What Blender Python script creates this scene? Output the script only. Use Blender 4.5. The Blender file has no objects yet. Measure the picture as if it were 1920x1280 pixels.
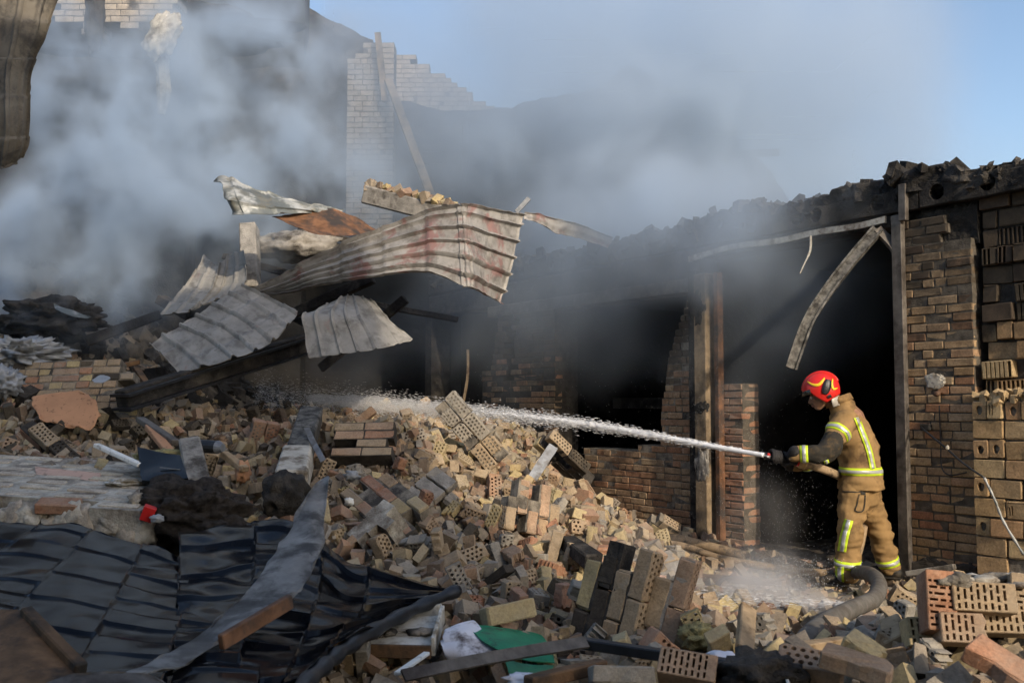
import bpy, bmesh, math, random
import numpy as np
from mathutils import Vector, Matrix, Euler, noise
from mathutils.bvhtree import BVHTree
from mathutils.geometry import tessellate_polygon
R = math.radians
rnd = random.Random(11)
SC = bpy.context.scene
COL = SC.collection

# ------------------------------------------------------------------ camera, sky, sun, exposure
F_PX, PITCH, EYE = 1866.7, R(3.5), 1.6
cam_d = bpy.data.cameras.new('camera')
cam_d.lens = 35; cam_d.sensor_width = 36; cam_d.clip_start = 0.05; cam_d.clip_end = 5000
cam_d.dof.use_dof = True; cam_d.dof.focus_distance = 8.4; cam_d.dof.aperture_fstop = 5.0
cam = bpy.data.objects.new('camera', cam_d); COL.objects.link(cam)
cam.location = (0, 0, EYE); cam.rotation_euler = (R(90) + PITCH, 0, 0)
SC.camera = cam
SUN = Vector((0.40, -0.82, 0.44)).normalized()
wd = bpy.data.worlds.new('World'); SC.world = wd; wd.use_nodes = True
wn = wd.node_tree
sky = wn.nodes.new('ShaderNodeTexSky'); sky.sky_type = 'NISHITA'; sky.sun_disc = False
sky.sun_elevation = math.asin(SUN.z); sky.sun_rotation = math.atan2(SUN.x, SUN.y)
sky.air_density = 1.0; sky.dust_density = 2.2; sky.ozone_density = 1.2
bg = wn.nodes['Background']; bg.inputs[1].default_value = 0.15
wn.links.new(sky.outputs[0], bg.inputs[0])
sl = bpy.data.lights.new('sun', 'SUN'); sl.energy = 2.7; sl.angle = R(0.6); sl.color = (1.0, 0.86, 0.68)
so = bpy.data.objects.new('sun', sl); COL.objects.link(so)
so.rotation_euler = SUN.to_track_quat('Z', 'Y').to_euler(); so.location = SUN * 30
vs = SC.view_settings
vs.view_transform = 'Standard'; vs.look = 'None'; vs.exposure = 0.5; vs.gamma = 1.0; vs.use_curve_mapping = False
cy = SC.cycles
cy.use_denoising = True
cy.max_bounces = 6; cy.diffuse_bounces = 3; cy.glossy_bounces = 3; cy.transmission_bounces = 4
cy.transparent_max_bounces = 12; cy.volume_bounces = 3
cy.volume_step_rate = 1.0; cy.volume_max_steps = 256
cy.use_adaptive_sampling = True; cy.adaptive_threshold = 0.02

# ------------------------------------------------------------------ pixel -> place
FW = Vector((0, math.cos(PITCH), math.sin(PITCH))); UP = Vector((0, -math.sin(PITCH), math.cos(PITCH)))
def ray(px, py):
    return FW + Vector((1, 0, 0)) * ((px - 960) / F_PX) + UP * ((640 - py) / F_PX)
def P(px, py, d):
    r = ray(px, py)
    return Vector((0, 0, EYE)) + r * (d / r.y)
def to_px(p):
    q = Vector(p) - Vector((0, 0, EYE)); z = q.dot(FW)
    return 960 + q.x / z * F_PX, 640 - q.dot(UP) / z * F_PX
# the long brick front recedes to the left: origin at the right door jamb
WO = Vector((3.363, 8.6, 0)); WT = Vector((-0.567, 0.824, 0)).normalized(); WN = Vector((-WT.y, WT.x, 0))
if WN.y > 0: WN = -WN
def wd_of(px):                      # depth and s of the front seen at column px
    k = (px - 960) / F_PX
    d = (WO.x * WT.y - WO.y * WT.x) / (k * WT.y - WT.x)
    s = (d - WO.y) / WT.y
    return d, s
def S(px): return wd_of(px)[1]
def WZ(px, py):                     # height on the front for a pixel
    return P(px, py, wd_of(px)[0]).z
def W(s, z, out=0.0): return WO + WT * s + WN * out + Vector((0, 0, z))

# ------------------------------------------------------------------ node material helper
class NT:
    def __init__(s, name):
        s.m = bpy.data.materials.new(name); s.m.use_nodes = True
        s.t = s.m.node_tree; s.b = s.t.nodes['Principled BSDF']; s.out = s.t.nodes['Material Output']
        s.geo = None; s.tc = None
    def n(s, t, **k):
        o = s.t.nodes.new(t)
        for a, b in k.items(): setattr(o, a, b)
        return o
    def put(s, sock, v):
        if isinstance(v, bpy.types.NodeSocket): s.t.links.new(v, sock)
        else:
            if isinstance(v, (tuple, list)) and len(v) == 3 and sock.type == 'RGBA': v = (*v, 1)
            sock.default_value = v
    def co(s, kind='Object'):
        if not s.tc: s.tc = s.n('ShaderNodeTexCoord')
        return s.tc.outputs[kind]
    def pos(s):
        if not s.geo: s.geo = s.n('ShaderNodeNewGeometry')
        return s.geo.outputs['Position']
    def isl(s):
        s.pos(); return s.geo.outputs['Random Per Island']
    def rand(s):
        return s.n('ShaderNodeObjectInfo').outputs['Random']
    def vmath(s, op, a, b=None):
        o = s.n('ShaderNodeVectorMath', operation=op); s.put(o.inputs[0], a)
        if b is not None: s.put(o.inputs[1 if op != 'SCALE' else 3], b)
        return o.outputs[0]
    def math(s, op, a, b=0.0, clamp=False):
        o = s.n('ShaderNodeMath', operation=op, use_clamp=clamp); s.put(o.inputs[0], a); s.put(o.inputs[1], b); return o.outputs[0]
    def noise(s, scale, detail=4, rough=0.6, co=None, dist=0.0):
        o = s.n('ShaderNodeTexNoise'); o.inputs['Scale'].default_value = scale; o.inputs['Detail'].default_value = detail
        o.inputs['Roughness'].default_value = rough; o.inputs['Distortion'].default_value = dist
        s.put(o.inputs['Vector'], co if co is not None else s.pos()); return o.outputs['Fac']
    def ramp(s, fac, stops, interp='LINEAR'):
        o = s.n('ShaderNodeValToRGB'); r = o.color_ramp; r.interpolation = interp
        while len(r.elements) > 1: r.elements.remove(r.elements[-1])
        for i, (p, c) in enumerate(stops):
            e = r.elements[0] if i == 0 else r.elements.new(p)
            e.position = p
            e.color = (c, c, c, 1) if isinstance(c, (int, float)) else (*c, 1)
        s.put(o.inputs[0], fac); return o.outputs[0]
    def mix(s, fac, a, b, mode='MIX'):
        o = s.n('ShaderNodeMix', data_type='RGBA', blend_type=mode); s.put(o.inputs[0], fac)
        s.put(o.inputs[6], a); s.put(o.inputs[7], b); return o.outputs[2]
    def bump(s, h, strength=0.5, dist=0.01):
        o = s.n('ShaderNodeBump'); o.inputs['Strength'].default_value = strength; o.inputs['Distance'].default_value = dist
        s.put(o.inputs['Height'], h); s.t.links.new(o.outputs[0], s.b.inputs['Normal'])
    def done(s, color, rough=0.85, metal=0.0, spec=0.3, **k):
        s.put(s.b.inputs['Base Color'], color); s.put(s.b.inputs['Roughness'], rough)
        s.put(s.b.inputs['Metallic'], metal); s.b.inputs['Specular IOR Level'].default_value = spec
        return s.m

def mat_simple(name, c, rough=0.7, metal=0.0, var=0.35, scale=9, bump=0.3, bdist=0.006, spec=0.3, dirt=None, dirt_amt=0.5, dscale=4):
    t = NT(name)
    n = t.noise(scale, 5)
    lo = tuple(x * (1 - var) for x in c); hi = tuple(min(1, x * (1 + var)) for x in c)
    col = t.ramp(n, [(0.3, lo), (0.7, hi)])
    if dirt:
        m = t.ramp(t.noise(dscale, 6, 0.65), [(0.62 - dirt_amt * 0.3, 0.0), (0.72 - dirt_amt * 0.2, 1.0)])
        col = t.mix(m, col, dirt)
    t.bump(t.noise(scale * 6, 4), bump, bdist)
    return t.done(col, rough, metal, spec)

def mat_brick(name, stops, soot=0.2, mortar=0.3, per='rand', dark=(0.022, 0.02, 0.018), dust=0.75):
    """fired clay: colour per piece, pale mortar film, soot stains"""
    t = NT(name)
    r = t.rand() if per == 'rand' else t.isl()
    off = t.n('ShaderNodeCombineXYZ'); t.put(off.inputs[0], t.math('MULTIPLY', r, 37.0)); t.put(off.inputs[1], t.math('MULTIPLY', r, 91.0))
    co = t.vmath('ADD', t.pos(), off.outputs[0])
    base = t.ramp(r, stops)
    big = t.noise(7, 4, 0.6, co); fine = t.noise(70, 5, 0.7, co)
    c = t.mix(1.0, base, t.ramp(fine, [(0.3, 0.62), (0.7, 1.25)]), 'MULTIPLY')
    c = t.mix(1.0, c, t.ramp(big, [(0.3, 0.7), (0.7, 1.2)]), 'MULTIPLY')
    mm = t.ramp(t.noise(11, 6, 0.7, co, 0.6), [(0.70 - 0.3 * mortar, 0.0), (0.76 - 0.2 * mortar, 0.85)])
    c = t.mix(mm, c, t.ramp(fine, [(0.3, (0.22, 0.20, 0.17)), (0.7, (0.40, 0.37, 0.31))]))
    sm = t.ramp(t.math('ADD', t.noise(3.3, 6, 0.7, co, 0.5), t.math('MULTIPLY', t.noise(0.55, 3), 0.5)), [(1.0 - 0.45 * soot, 0.0), (1.12 - 0.42 * soot, 0.93)])
    c = t.mix(sm, c, dark)
    dm = t.ramp(t.math('ADD', t.noise(2.3, 5, 0.65), t.math('MULTIPLY', t.noise(28, 4, 0.6, co), 0.4)), [(0.55, 0.0), (0.95, dust)])
    c = t.mix(dm, c, (0.30, 0.255, 0.195))
    h = t.math('ADD', t.math('MULTIPLY', fine, 0.5), t.math('MULTIPLY', big, 0.8))
    t.bump(h, 0.7, 0.012)
    return t.done(c, 0.92, 0, 0.2)

TAN = (0.33, 0.24, 0.15); TAN2 = (0.39, 0.29, 0.18); ORG = (0.33, 0.165, 0.095); RED = (0.27, 0.12, 0.075)
YEL = (0.47, 0.365, 0.17); BRN = (0.22, 0.145, 0.095); GRY = (0.25, 0.235, 0.21); PNK = (0.42, 0.25, 0.17)
M = {}
M['tan'] = mat_brick('tan_brick', [(0, TAN), (0.5, TAN2), (1, (0.33, 0.22, 0.13))], 0.12, 0.3)
M['orange'] = mat_brick('orange_brick', [(0, ORG), (0.5, (0.42, 0.21, 0.12)), (1, RED)], 0.15, 0.3)
M['yellow'] = mat_brick('yellow_brick', [(0, YEL), (0.5, (0.5, 0.40, 0.22)), (1, (0.42, 0.31, 0.13))], 0.12, 0.15)
M['grey'] = mat_brick('mortar_covered_brick', [(0, GRY), (0.5, (0.21, 0.20, 0.18)), (1, (0.29, 0.26, 0.22))], 0.1, 0.9)
M['pink'] = mat_brick('pinkish_brick', [(0, (0.38, 0.25, 0.165)), (1, (0.35, 0.225, 0.14))], 0.1, 0.3)
M['sooty'] = mat_brick('sooty_brick', [(0, (0.07, 0.055, 0.042)), (0.6, (0.045, 0.038, 0.032)), (1, (0.11, 0.085, 0.055))], 0.5, 0.05, dust=0.15)
MIXED = [(0, TAN), (0.2, TAN2), (0.34, (0.36, 0.22, 0.13)), (0.48, YEL), (0.6, (0.26, 0.18, 0.11)), (0.72, GRY), (0.86, (0.40, 0.30, 0.17)), (1, ORG)]
M['mixed'] = mat_brick('mixed_brick', MIXED, 0.2, 0.35, per='isl')
M['mixed_burnt'] = mat_brick('burnt_mixed_brick', MIXED, 1.0, 0.2, per='isl', dust=0.25)
M['chips'] = mat_brick('chip_rubble', [(0, TAN), (0.2, GRY), (0.36, YEL), (0.5, BRN), (0.62, (0.12, 0.11, 0.10)), (0.78, ORG), (0.9, TAN2), (1, (0.3, 0.28, 0.25))], 0.35, 0.3, per='isl')

def mat_wallbrick(name, stops, z0, z1, amount):
    """standing brickwork, soot rising towards the burnt top in ragged stains"""
    t = NT(name); r = t.rand()
    off = t.n('ShaderNodeCombineXYZ'); t.put(off.inputs[0], t.math('MULTIPLY', r, 37.0))
    co = t.vmath('ADD', t.pos(), off.outputs[0])
    base = t.ramp(r, stops)
    fine = t.noise(60, 5, 0.7, co); big = t.noise(8, 4, 0.6, co)
    c = t.mix(1.0, base, t.ramp(fine, [(0.3, 0.65), (0.7, 1.25)]), 'MULTIPLY')
    c = t.mix(1.0, c, t.ramp(big, [(0.3, 0.65), (0.7, 1.2)]), 'MULTIPLY')
    sep = t.n('ShaderNodeSeparateXYZ'); t.put(sep.inputs[0], t.pos())
    mr = t.n('ShaderNodeMapRange'); t.put(mr.inputs[0], sep.outputs[2]); mr.inputs[1].default_value = z0; mr.inputs[2].default_value = z1
    f = t.math('ADD', t.math('MULTIPLY', mr.outputs[0], 0.85), t.math('MULTIPLY', t.noise(1.6, 6, 0.65, None, 0.4), 0.9))
    f = t.math('ADD', f, t.math('MULTIPLY', t.math('SUBTRACT', r, 0.5), 0.25))
    sm = t.ramp(f, [(0.92 - amount, 0.0), (1.15 - amount, 0.9)])
    c = t.mix(sm, c, t.ramp(big, [(0.3, (0.028, 0.026, 0.023)), (0.7, (0.06, 0.05, 0.04))]))
    t.bump(t.math('ADD', t.math('MULTIPLY', fine, 0.5), big), 0.6, 0.01)
    return t.done(c, 0.93, 0, 0.2)
WST = [(0, TAN), (0.25, (0.33, 0.22, 0.12)), (0.5, TAN2), (0.7, (0.30, 0.16, 0.09)), (0.85, (0.38, 0.28, 0.15)), (1, RED)]
M['wall'] = mat_wallbrick('standing_brick', WST, 1.6, 3.3, 0.14)
M['wall_far'] = mat_wallbrick('far_standing_brick', [(0, ORG), (0.4, TAN), (0.7, (0.3, 0.17, 0.1)), (1, TAN2)], 1.1, 2.6, 0.12)
M['block'] = mat_wallbrick('ceramic_block', [(0, (0.42, 0.29, 0.15)), (0.4, (0.36, 0.23, 0.12)), (0.7, (0.46, 0.34, 0.19)), (1, (0.34, 0.19, 0.10))], 1.3, 3.0, 0.14)
M['pale'] = mat_wallbrick('pale_brick', [(0, (0.50, 0.44, 0.35)), (0.5, (0.44, 0.38, 0.31)), (1, (0.52, 0.46, 0.36))], 12, 16, 0.0)
M['mortar'] = mat_simple('mortar', (0.20, 0.175, 0.14), 0.95, var=0.5, scale=14, bump=0.8, bdist=0.012, dirt=(0.05, 0.045, 0.04), dirt_amt=0.5)
M['mortar_pale'] = mat_simple('pale_mortar', (0.43, 0.40, 0.34), 0.95, var=0.4, scale=12, bump=0.8, bdist=0.012, dirt=(0.16, 0.13, 0.10), dirt_amt=0.5)
M['mortar_dark'] = mat_simple('sooty_mortar', (0.05, 0.044, 0.038), 0.95, var=0.5, scale=10, bump=0.8, bdist=0.014)
M['char'] = mat_simple('charred', (0.022, 0.02, 0.018), 0.9, var=0.7, scale=7, bump=0.9, bdist=0.02, dirt=(0.075, 0.066, 0.056), dirt_amt=0.45, dscale=3)
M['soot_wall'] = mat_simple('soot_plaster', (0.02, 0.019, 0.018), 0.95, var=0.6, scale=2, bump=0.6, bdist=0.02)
M['soil'] = mat_simple('ash_soil', (0.085, 0.07, 0.055), 0.95, var=0.6, scale=9, bump=1.0, bdist=0.03, dirt=(0.20, 0.165, 0.12), dirt_amt=0.55, dscale=5)
M['ground'] = mat_simple('dirt_ground', (0.10, 0.085, 0.065), 0.95, var=0.5, scale=2, bump=0.6, bdist=0.03)
M['concrete'] = mat_simple('concrete', (0.27, 0.25, 0.22), 0.92, var=0.35, scale=10, bump=0.7, bdist=0.012, dirt=(0.07, 0.06, 0.05), dirt_amt=0.4)
M['plaster'] = mat_simple('plaster', (0.45, 0.42, 0.36), 0.9, var=0.25, scale=10, bump=0.5, dirt=(0.14, 0.115, 0.085), dirt_amt=0.5, dscale=6)
M['steel_dull'] = mat_simple('dull_steel', (0.13, 0.115, 0.10), 0.6, 0.3, var=0.4, scale=12, dirt=(0.05, 0.04, 0.034), dirt_amt=0.5)
M['steel_pale'] = mat_simple('pale_steel', (0.45, 0.43, 0.38), 0.6, 0.2, var=0.3, scale=15, dirt=(0.16, 0.12, 0.09), dirt_amt=0.5, dscale=8)
M['steel_grey'] = mat_simple('grey_galvanised', (0.21, 0.22, 0.235), 0.5, 0.4, var=0.3, scale=15, dirt=(0.13, 0.12, 0.11), dirt_amt=0.4, dscale=8)
M['black_metal'] = mat_simple('black_metal', (0.018, 0.019, 0.022), 0.42, 0.2, var=0.5, scale=15, bump=0.2, spec=0.5)
M['black_gloss'] = mat_simple('black_gloss', (0.006, 0.0065, 0.007), 0.2, 0, var=0.4, scale=15, bump=0.05, spec=0.3)
M['rust'] = mat_simple('rusty_sheet', (0.17, 0.085, 0.045), 0.75, 0.1, var=0.5, scale=10, dirt=(0.05, 0.04, 0.035), dirt_amt=0.6)
M['wood'] = mat_simple('raw_wood', (0.33, 0.24, 0.145), 0.8, var=0.3, scale=14, bump=0.4, dirt=(0.16, 0.10, 0.05), dirt_amt=0.35, dscale=9)
M['wood_dark'] = mat_simple('dark_wood', (0.14, 0.08, 0.04), 0.8, var=0.4, scale=14, bump=0.5, dirt=(0.03, 0.025, 0.02), dirt_amt=0.5)
M['orange_board'] = mat_simple('orange_board', (0.47, 0.245, 0.13), 0.75, var=0.12, scale=4, bump=0.2, dirt=(0.12, 0.07, 0.04), dirt_amt=0.12, dscale=22)
M['pink_board'] = mat_simple('pink_board', (0.50, 0.34, 0.27), 0.8, var=0.12, scale=4, bump=0.2, dirt=(0.25, 0.18, 0.14), dirt_amt=0.3, dscale=12)
M['white'] = mat_simple('white_laminate', (0.62, 0.60, 0.54), 0.55, var=0.12, scale=6, bump=0.15, dirt=(0.22, 0.18, 0.12), dirt_amt=0.45, dscale=8)
M['white_clean'] = mat_simple('white_plastic', (0.72, 0.72, 0.68), 0.45, var=0.08, scale=6, bump=0.1, dirt=(0.3, 0.27, 0.22), dirt_amt=0.2, dscale=14)
M['paper'] = mat_simple('paper', (0.70, 0.69, 0.73), 0.85, var=0.1, scale=8, bump=0.15, dirt=(0.12, 0.10, 0.10), dirt_amt=0.35, dscale=7)
M['green'] = mat_simple('green_folder', (0.012, 0.20, 0.095), 0.5, var=0.25, scale=9, bump=0.15, dirt=(0.02, 0.07, 0.04), dirt_amt=0.25, dscale=8)
M['red'] = mat_simple('red_plastic', (0.50, 0.02, 0.018), 0.4, var=0.2, scale=9, bump=0.1)
M['wool'] = mat_simple('burnt_wool', (0.055, 0.045, 0.038), 0.95, var=0.7, scale=26, bump=1.0, bdist=0.03)
M['yellow_wool'] = mat_simple('glass_wool', (0.42, 0.36, 0.17), 0.95, var=0.5, scale=22, bump=1.0, bdist=0.02)
M['film'] = mat_simple('grey_film', (0.30, 0.315, 0.335), 0.35, var=0.35, scale=8, bump=0.3, spec=0.5, dirt=(0.1, 0.1, 0.1), dirt_amt=0.4)
M['hose'] = mat_simple('hose_rubber', (0.125, 0.115, 0.10), 0.7, var=0.3, scale=18, bump=0.4, bdist=0.004, dirt=(0.09, 0.075, 0.06), dirt_amt=0.5, dscale=10)

def mat_tile_sheet(name, base, stain, stain_amt, rough, metal, dirt, dirt_amt):
    t = NT(name)
    n = t.noise(5, 6, 0.65)
    c = t.ramp(n, [(0.3, tuple(x * 0.65 for x in base)), (0.7, tuple(x * 1.15 for x in base))])
    m = t.ramp(t.noise(3.0, 5, 0.6, None, 0.5), [(0.66 - stain_amt * 0.2, 0.0), (0.74 - stain_amt * 0.2, 0.8)])
    c = t.mix(m, c, stain)
    m2 = t.ramp(t.noise(6.0, 6, 0.7, None, 0.3), [(0.64 - dirt_amt * 0.25, 0.0), (0.76 - dirt_amt * 0.2, 0.85)])
    c = t.mix(m2, c, dirt)
    t.bump(t.noise(30, 4), 0.15, 0.004)
    rr = t.ramp(t.noise(9, 4), [(0.3, rough * 0.75), (0.7, min(1, rough * 1.3))])
    return t.done(c, rr, metal, 0.4)
M['sheet'] = mat_tile_sheet('burnt_roof_sheet', (0.31, 0.295, 0.275), (0.24, 0.115, 0.105), 0.65, 0.6, 0.1, (0.13, 0.118, 0.105), 0.6)
M['sheet2'] = mat_tile_sheet('grey_roof_sheet', (0.28, 0.27, 0.25), (0.23, 0.15, 0.13), 0.15, 0.6, 0.1, (0.12, 0.112, 0.1), 0.6)
M['sheet_soot'] = mat_tile_sheet('sooty_roof_sheet', (0.17, 0.15, 0.12), (0.14, 0.12, 0.095), 0.6, 0.7, 0.1, (0.055, 0.05, 0.045), 0.6)
M['sheet_white'] = mat_tile_sheet('peeling_roof_sheet', (0.40, 0.41, 0.40), (0.07, 0.085, 0.085), 1.0, 0.5, 0.2, (0.16, 0.15, 0.12), 0.5)
M['dark_tile'] = mat_tile_sheet('dark_roof_tile', (0.004, 0.005, 0.008), (0.009, 0.0095, 0.011), 0.5, 0.14, 0.0, (0.017, 0.015, 0.013), 0.55)
M['dark_tile'].node_tree.nodes['Principled BSDF'].inputs['Specular IOR Level'].default_value = 0.5
M['dark_tile'].node_tree.nodes['Principled BSDF'].inputs['IOR'].default_value = 1.22
M['flap'] = mat_tile_sheet('flap_underside', (0.24, 0.235, 0.225), (0.06, 0.056, 0.052), 0.8, 0.55, 0.15, (0.04, 0.036, 0.033), 0.7)

# ------------------------------------------------------------------ object helpers
def link(o, parent=None):
    COL.objects.link(o)
    if parent is not None: o.parent = parent
    return o
def tag(o, label=None, cat=None, group=None, kind=None):
    if label: o['label'] = label
    if cat: o['category'] = cat
    if group: o['group'] = group
    if kind: o['kind'] = kind
    return o
def empty(name, loc, label, cat, group=None):
    o = bpy.data.objects.new(name, None); o.location = loc; o.empty_display_size = 0.1; link(o)
    return tag(o, label, cat, group, 'thing')
def mesh_obj(name, me, mat=None, parent=None, keep=True):
    o = bpy.data.objects.new(name, me)
    if mat is not None and not me.materials: me.materials.append(M[mat] if isinstance(mat, str) else mat)
    link(o)
    if parent is not None:
        o.parent = parent
        if keep: o.matrix_parent_inverse = Matrix.LocRotScale(parent.location, parent.rotation_euler, parent.scale).inverted()
    return o
class MB:
    """collects shapes into one mesh (world coordinates)"""
    def __init__(s): s.v = []; s.f = []
    def add(s, vs, fs):
        k = len(s.v); s.v += [tuple(v) for v in vs]; s.f += [tuple(i + k for i in f) for f in fs]; return s
    def box(s, c, size, rot=None, jit=0.0, ch=0.0):
        x, y, z = (a / 2 for a in size); c = Vector(c); m = rot if rot is not None else Matrix.Identity(3)
        vs = []
        for sx in (-1, 1):
            for sy in (-1, 1):
                for sz in (-1, 1):
                    vs.append(c + m @ Vector((sx * x + rnd.uniform(-jit, jit), sy * y + rnd.uniform(-jit, jit), sz * z + rnd.uniform(-jit, jit))))
        return s.add(vs, [(0, 1, 3, 2), (4, 6, 7, 5), (0, 4, 5, 1), (2, 3, 7, 6), (0, 2, 6, 4), (1, 5, 7, 3)])
    def bar(s, a, b, w, h, upv=Vector((0, 0, 1)), jit=0.0):
        a = Vector(a); b = Vector(b); d = (b - a); L = d.length; d.normalize()
        side = d.cross(upv)
        if side.length < 1e-3: side = d.cross(Vector((1, 0, 0)))
        side.normalize(); u = side.cross(d)
        m = Matrix((d, side, u)).transposed()
        return s.box((a + b) / 2, (L, w, h), m, jit)
    def tube(s, pts, rad, n=10, cap=True, flat=1.0):
        pts = [Vector(p) for p in pts]; k = len(pts)
        if not isinstance(rad, (list, tuple)): rad = [rad] * k
        base = len(s.v); ref = Vector((0, 0, 1)); prev = None
        for i, p in enumerate(pts):
            d = (pts[min(i + 1, k - 1)] - pts[max(i - 1, 0)]).normalized()
            a = (prev if prev is not None else (ref if abs(d.z) < 0.9 else Vector((1, 0, 0))))
            a = (a - d * a.dot(d)).normalized(); prev = a; b = d.cross(a)
            for j in range(n):
                t = 2 * math.pi * j / n
                s.v.append(tuple(p + (a * math.cos(t) * flat + b * math.sin(t)) * rad[i]))
        for i in range(k - 1):
            for j in range(n):
                q = base + i * n; s.f.append((q + j, q + (j + 1) % n, q + n + (j + 1) % n, q + n + j))
        if cap:
            s.f.append(tuple(base + j for j in reversed(range(n)))); s.f.append(tuple(base + (k - 1) * n + j for j in range(n)))
        return s
    def mesh(s, name, smooth=False):
        me = bpy.data.meshes.new(name); me.from_pydata(s.v, [], s.f); me.update()
        if smooth: me.polygons.foreach_set('use_smooth', [True] * len(me.polygons))
        return me
    def build(s, name, mat, parent=None, smooth=False, bevel=0.0):
        me = s.mesh(name, smooth)
        if bevel:
            bm = bmesh.new(); bm.from_mesh(me); bmesh.ops.bevel(bm, geom=bm.edges[:], offset=bevel, segments=1, affect='EDGES', clamp_overlap=True)
            bm.to_mesh(me); bm.free()
        return mesh_obj(name, me, mat, parent)
def spline(pts, n):
    """Catmull-Rom through points"""
    pts = [Vector(p) for p in pts]; out = []
    k = len(pts) - 1
    for i in range(n):
        t = i / (n - 1) * k; a = min(int(t), k - 1); u = t - a
        p0 = pts[max(a - 1, 0)]; p1 = pts[a]; p2 = pts[a + 1]; p3 = pts[min(a + 2, k)]
        out.append(0.5 * ((2 * p1) + (p2 - p0) * u + (2 * p0 - 5 * p1 + 4 * p2 - p3) * u * u + (3 * p1 - p0 - 3 * p2 + p3) * u ** 3))
    return out
def grid_surface(ctrl, nu, nv):
    rows = [spline(r, nu) for r in ctrl]
    return [list(c) for c in zip(*[spline([rows[j][i] for j in range(len(rows))], nv) for i in range(nu)])]   # [v][u]
def sheet(name, ctrl, mat, nu=60, nv=40, ribs=0, rib_h=0.02, rib_axis='u', steps=0, step_h=0.012, thick=0.004, parent=None, rag=0.015, crumple=0.012, seed=0, rib_w=0.3, px=True, stagger=False, flip=False, tiles=0.0):
    """bent metal sheet through a control net of (px, py, depth); ribs and step ridges are real relief"""
    if px: ctrl = [[P(*c) for c in r] for r in ctrl]
    g = grid_surface(ctrl, nu, nv)
    V = [[None] * nu for _ in range(nv)]
    for j in range(nv):
        for i in range(nu):
            p = g[j][i]
            du = g[j][min(i + 1, nu - 1)] - g[j][max(i - 1, 0)]; dv = g[min(j + 1, nv - 1)][i] - g[max(j - 1, 0)][i]
            n = du.cross(dv)
            if n.length > 1e-9: n.normalize()
            if n.dot(-p + Vector((0, 0, EYE))) < 0: n = -n
            a, b = i / (nu - 1), j / (nv - 1)
            if rib_axis == 'v': a, b = b, a
            h = 0
            if ribs:
                x = (a * ribs) % 1.0; x = min(x, 1 - x)
                h += rib_h * max(0, 1 - (x / (rib_w / 2)) ** 2) if x < rib_w / 2 else 0
            if steps:
                q = b * steps + (0.5 if stagger and int(a * ribs) % 2 else 0)
                h += step_h * ((q % 1.0) if flip else 1 - (q % 1.0))
            if tiles:
                ci, cj = int(a * ribs), int(b * steps + (0.5 if stagger and int(a * ribs) % 2 else 0))
                rr_ = random.Random(ci * 131 + cj * 17 + seed); fa, fb = (a * ribs) % 1 - 0.5, (b * steps) % 1 - 0.5
                h += tiles * (rr_.uniform(-1, 1) * fa + rr_.uniform(-1, 1) * fb + rr_.uniform(-0.3, 0.3))
            q = Vector((p.x * 2.1 + seed, p.y * 2.1, p.z * 2.1))
            h += crumple * (noise.noise(q) + 0.5 * noise.noise(q * 2.7))
            e = p + n * h
            if rag and (i in (0, nu - 1) or j in (0, nv - 1)):
                e = e + noise.noise_vector(p * 9) * rag
            V[j][i] = e
    vs = [v for r in V for v in r]
    fs = [(j * nu + i, j * nu + i + 1, (j + 1) * nu + i + 1, (j + 1) * nu + i) for j in range(nv - 1) for i in range(nu - 1)]
    o = MB().add(vs, fs).build(name, mat, parent, smooth=True)
    md = o.modifiers.new('thickness', 'SOLIDIFY'); md.thickness = thick; md.offset = 0
    md2 = o.modifiers.new('edge', 'EDGE_SPLIT'); md2.split_angle = R(50)
    return o
def lump(name, c, size, mat, parent=None, seed=0, amp=0.35, freq=2.2, sub=4, rot=None, fine=0.0):
    bm = bmesh.new(); bmesh.ops.create_icosphere(bm, subdivisions=sub, radius=1)
    for v in bm.verts:
        q = v.co * freq + Vector((seed * 7.3, seed * 1.7, 0))
        k = 1 + amp * (noise.noise(q) + 0.5 * noise.noise(q * 2.3) + 0.3 * noise.noise(q * 5.1)) + fine * noise.noise(q * 13)
        v.co = Vector((v.co.x * size[0], v.co.y * size[1], v.co.z * size[2])) * k
    me = bpy.data.meshes.new(name); bm.to_mesh(me); bm.free()
    me.polygons.foreach_set('use_smooth', [True] * len(me.polygons))
    m = Matrix.Translation(Vector(c)) @ (rot.to_4x4() if rot is not None else Matrix.Identity(4))
    me.transform(m)
    return mesh_obj(name, me, mat, parent)
def axes(u, v):
    """rotation whose x axis is u and z axis is close to v"""
    u = Vector(u).normalized(); v = Vector(v); w = v.cross(u).normalized(); v = u.cross(w).normalized()
    return Matrix((u, w, v)).transposed()

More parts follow.
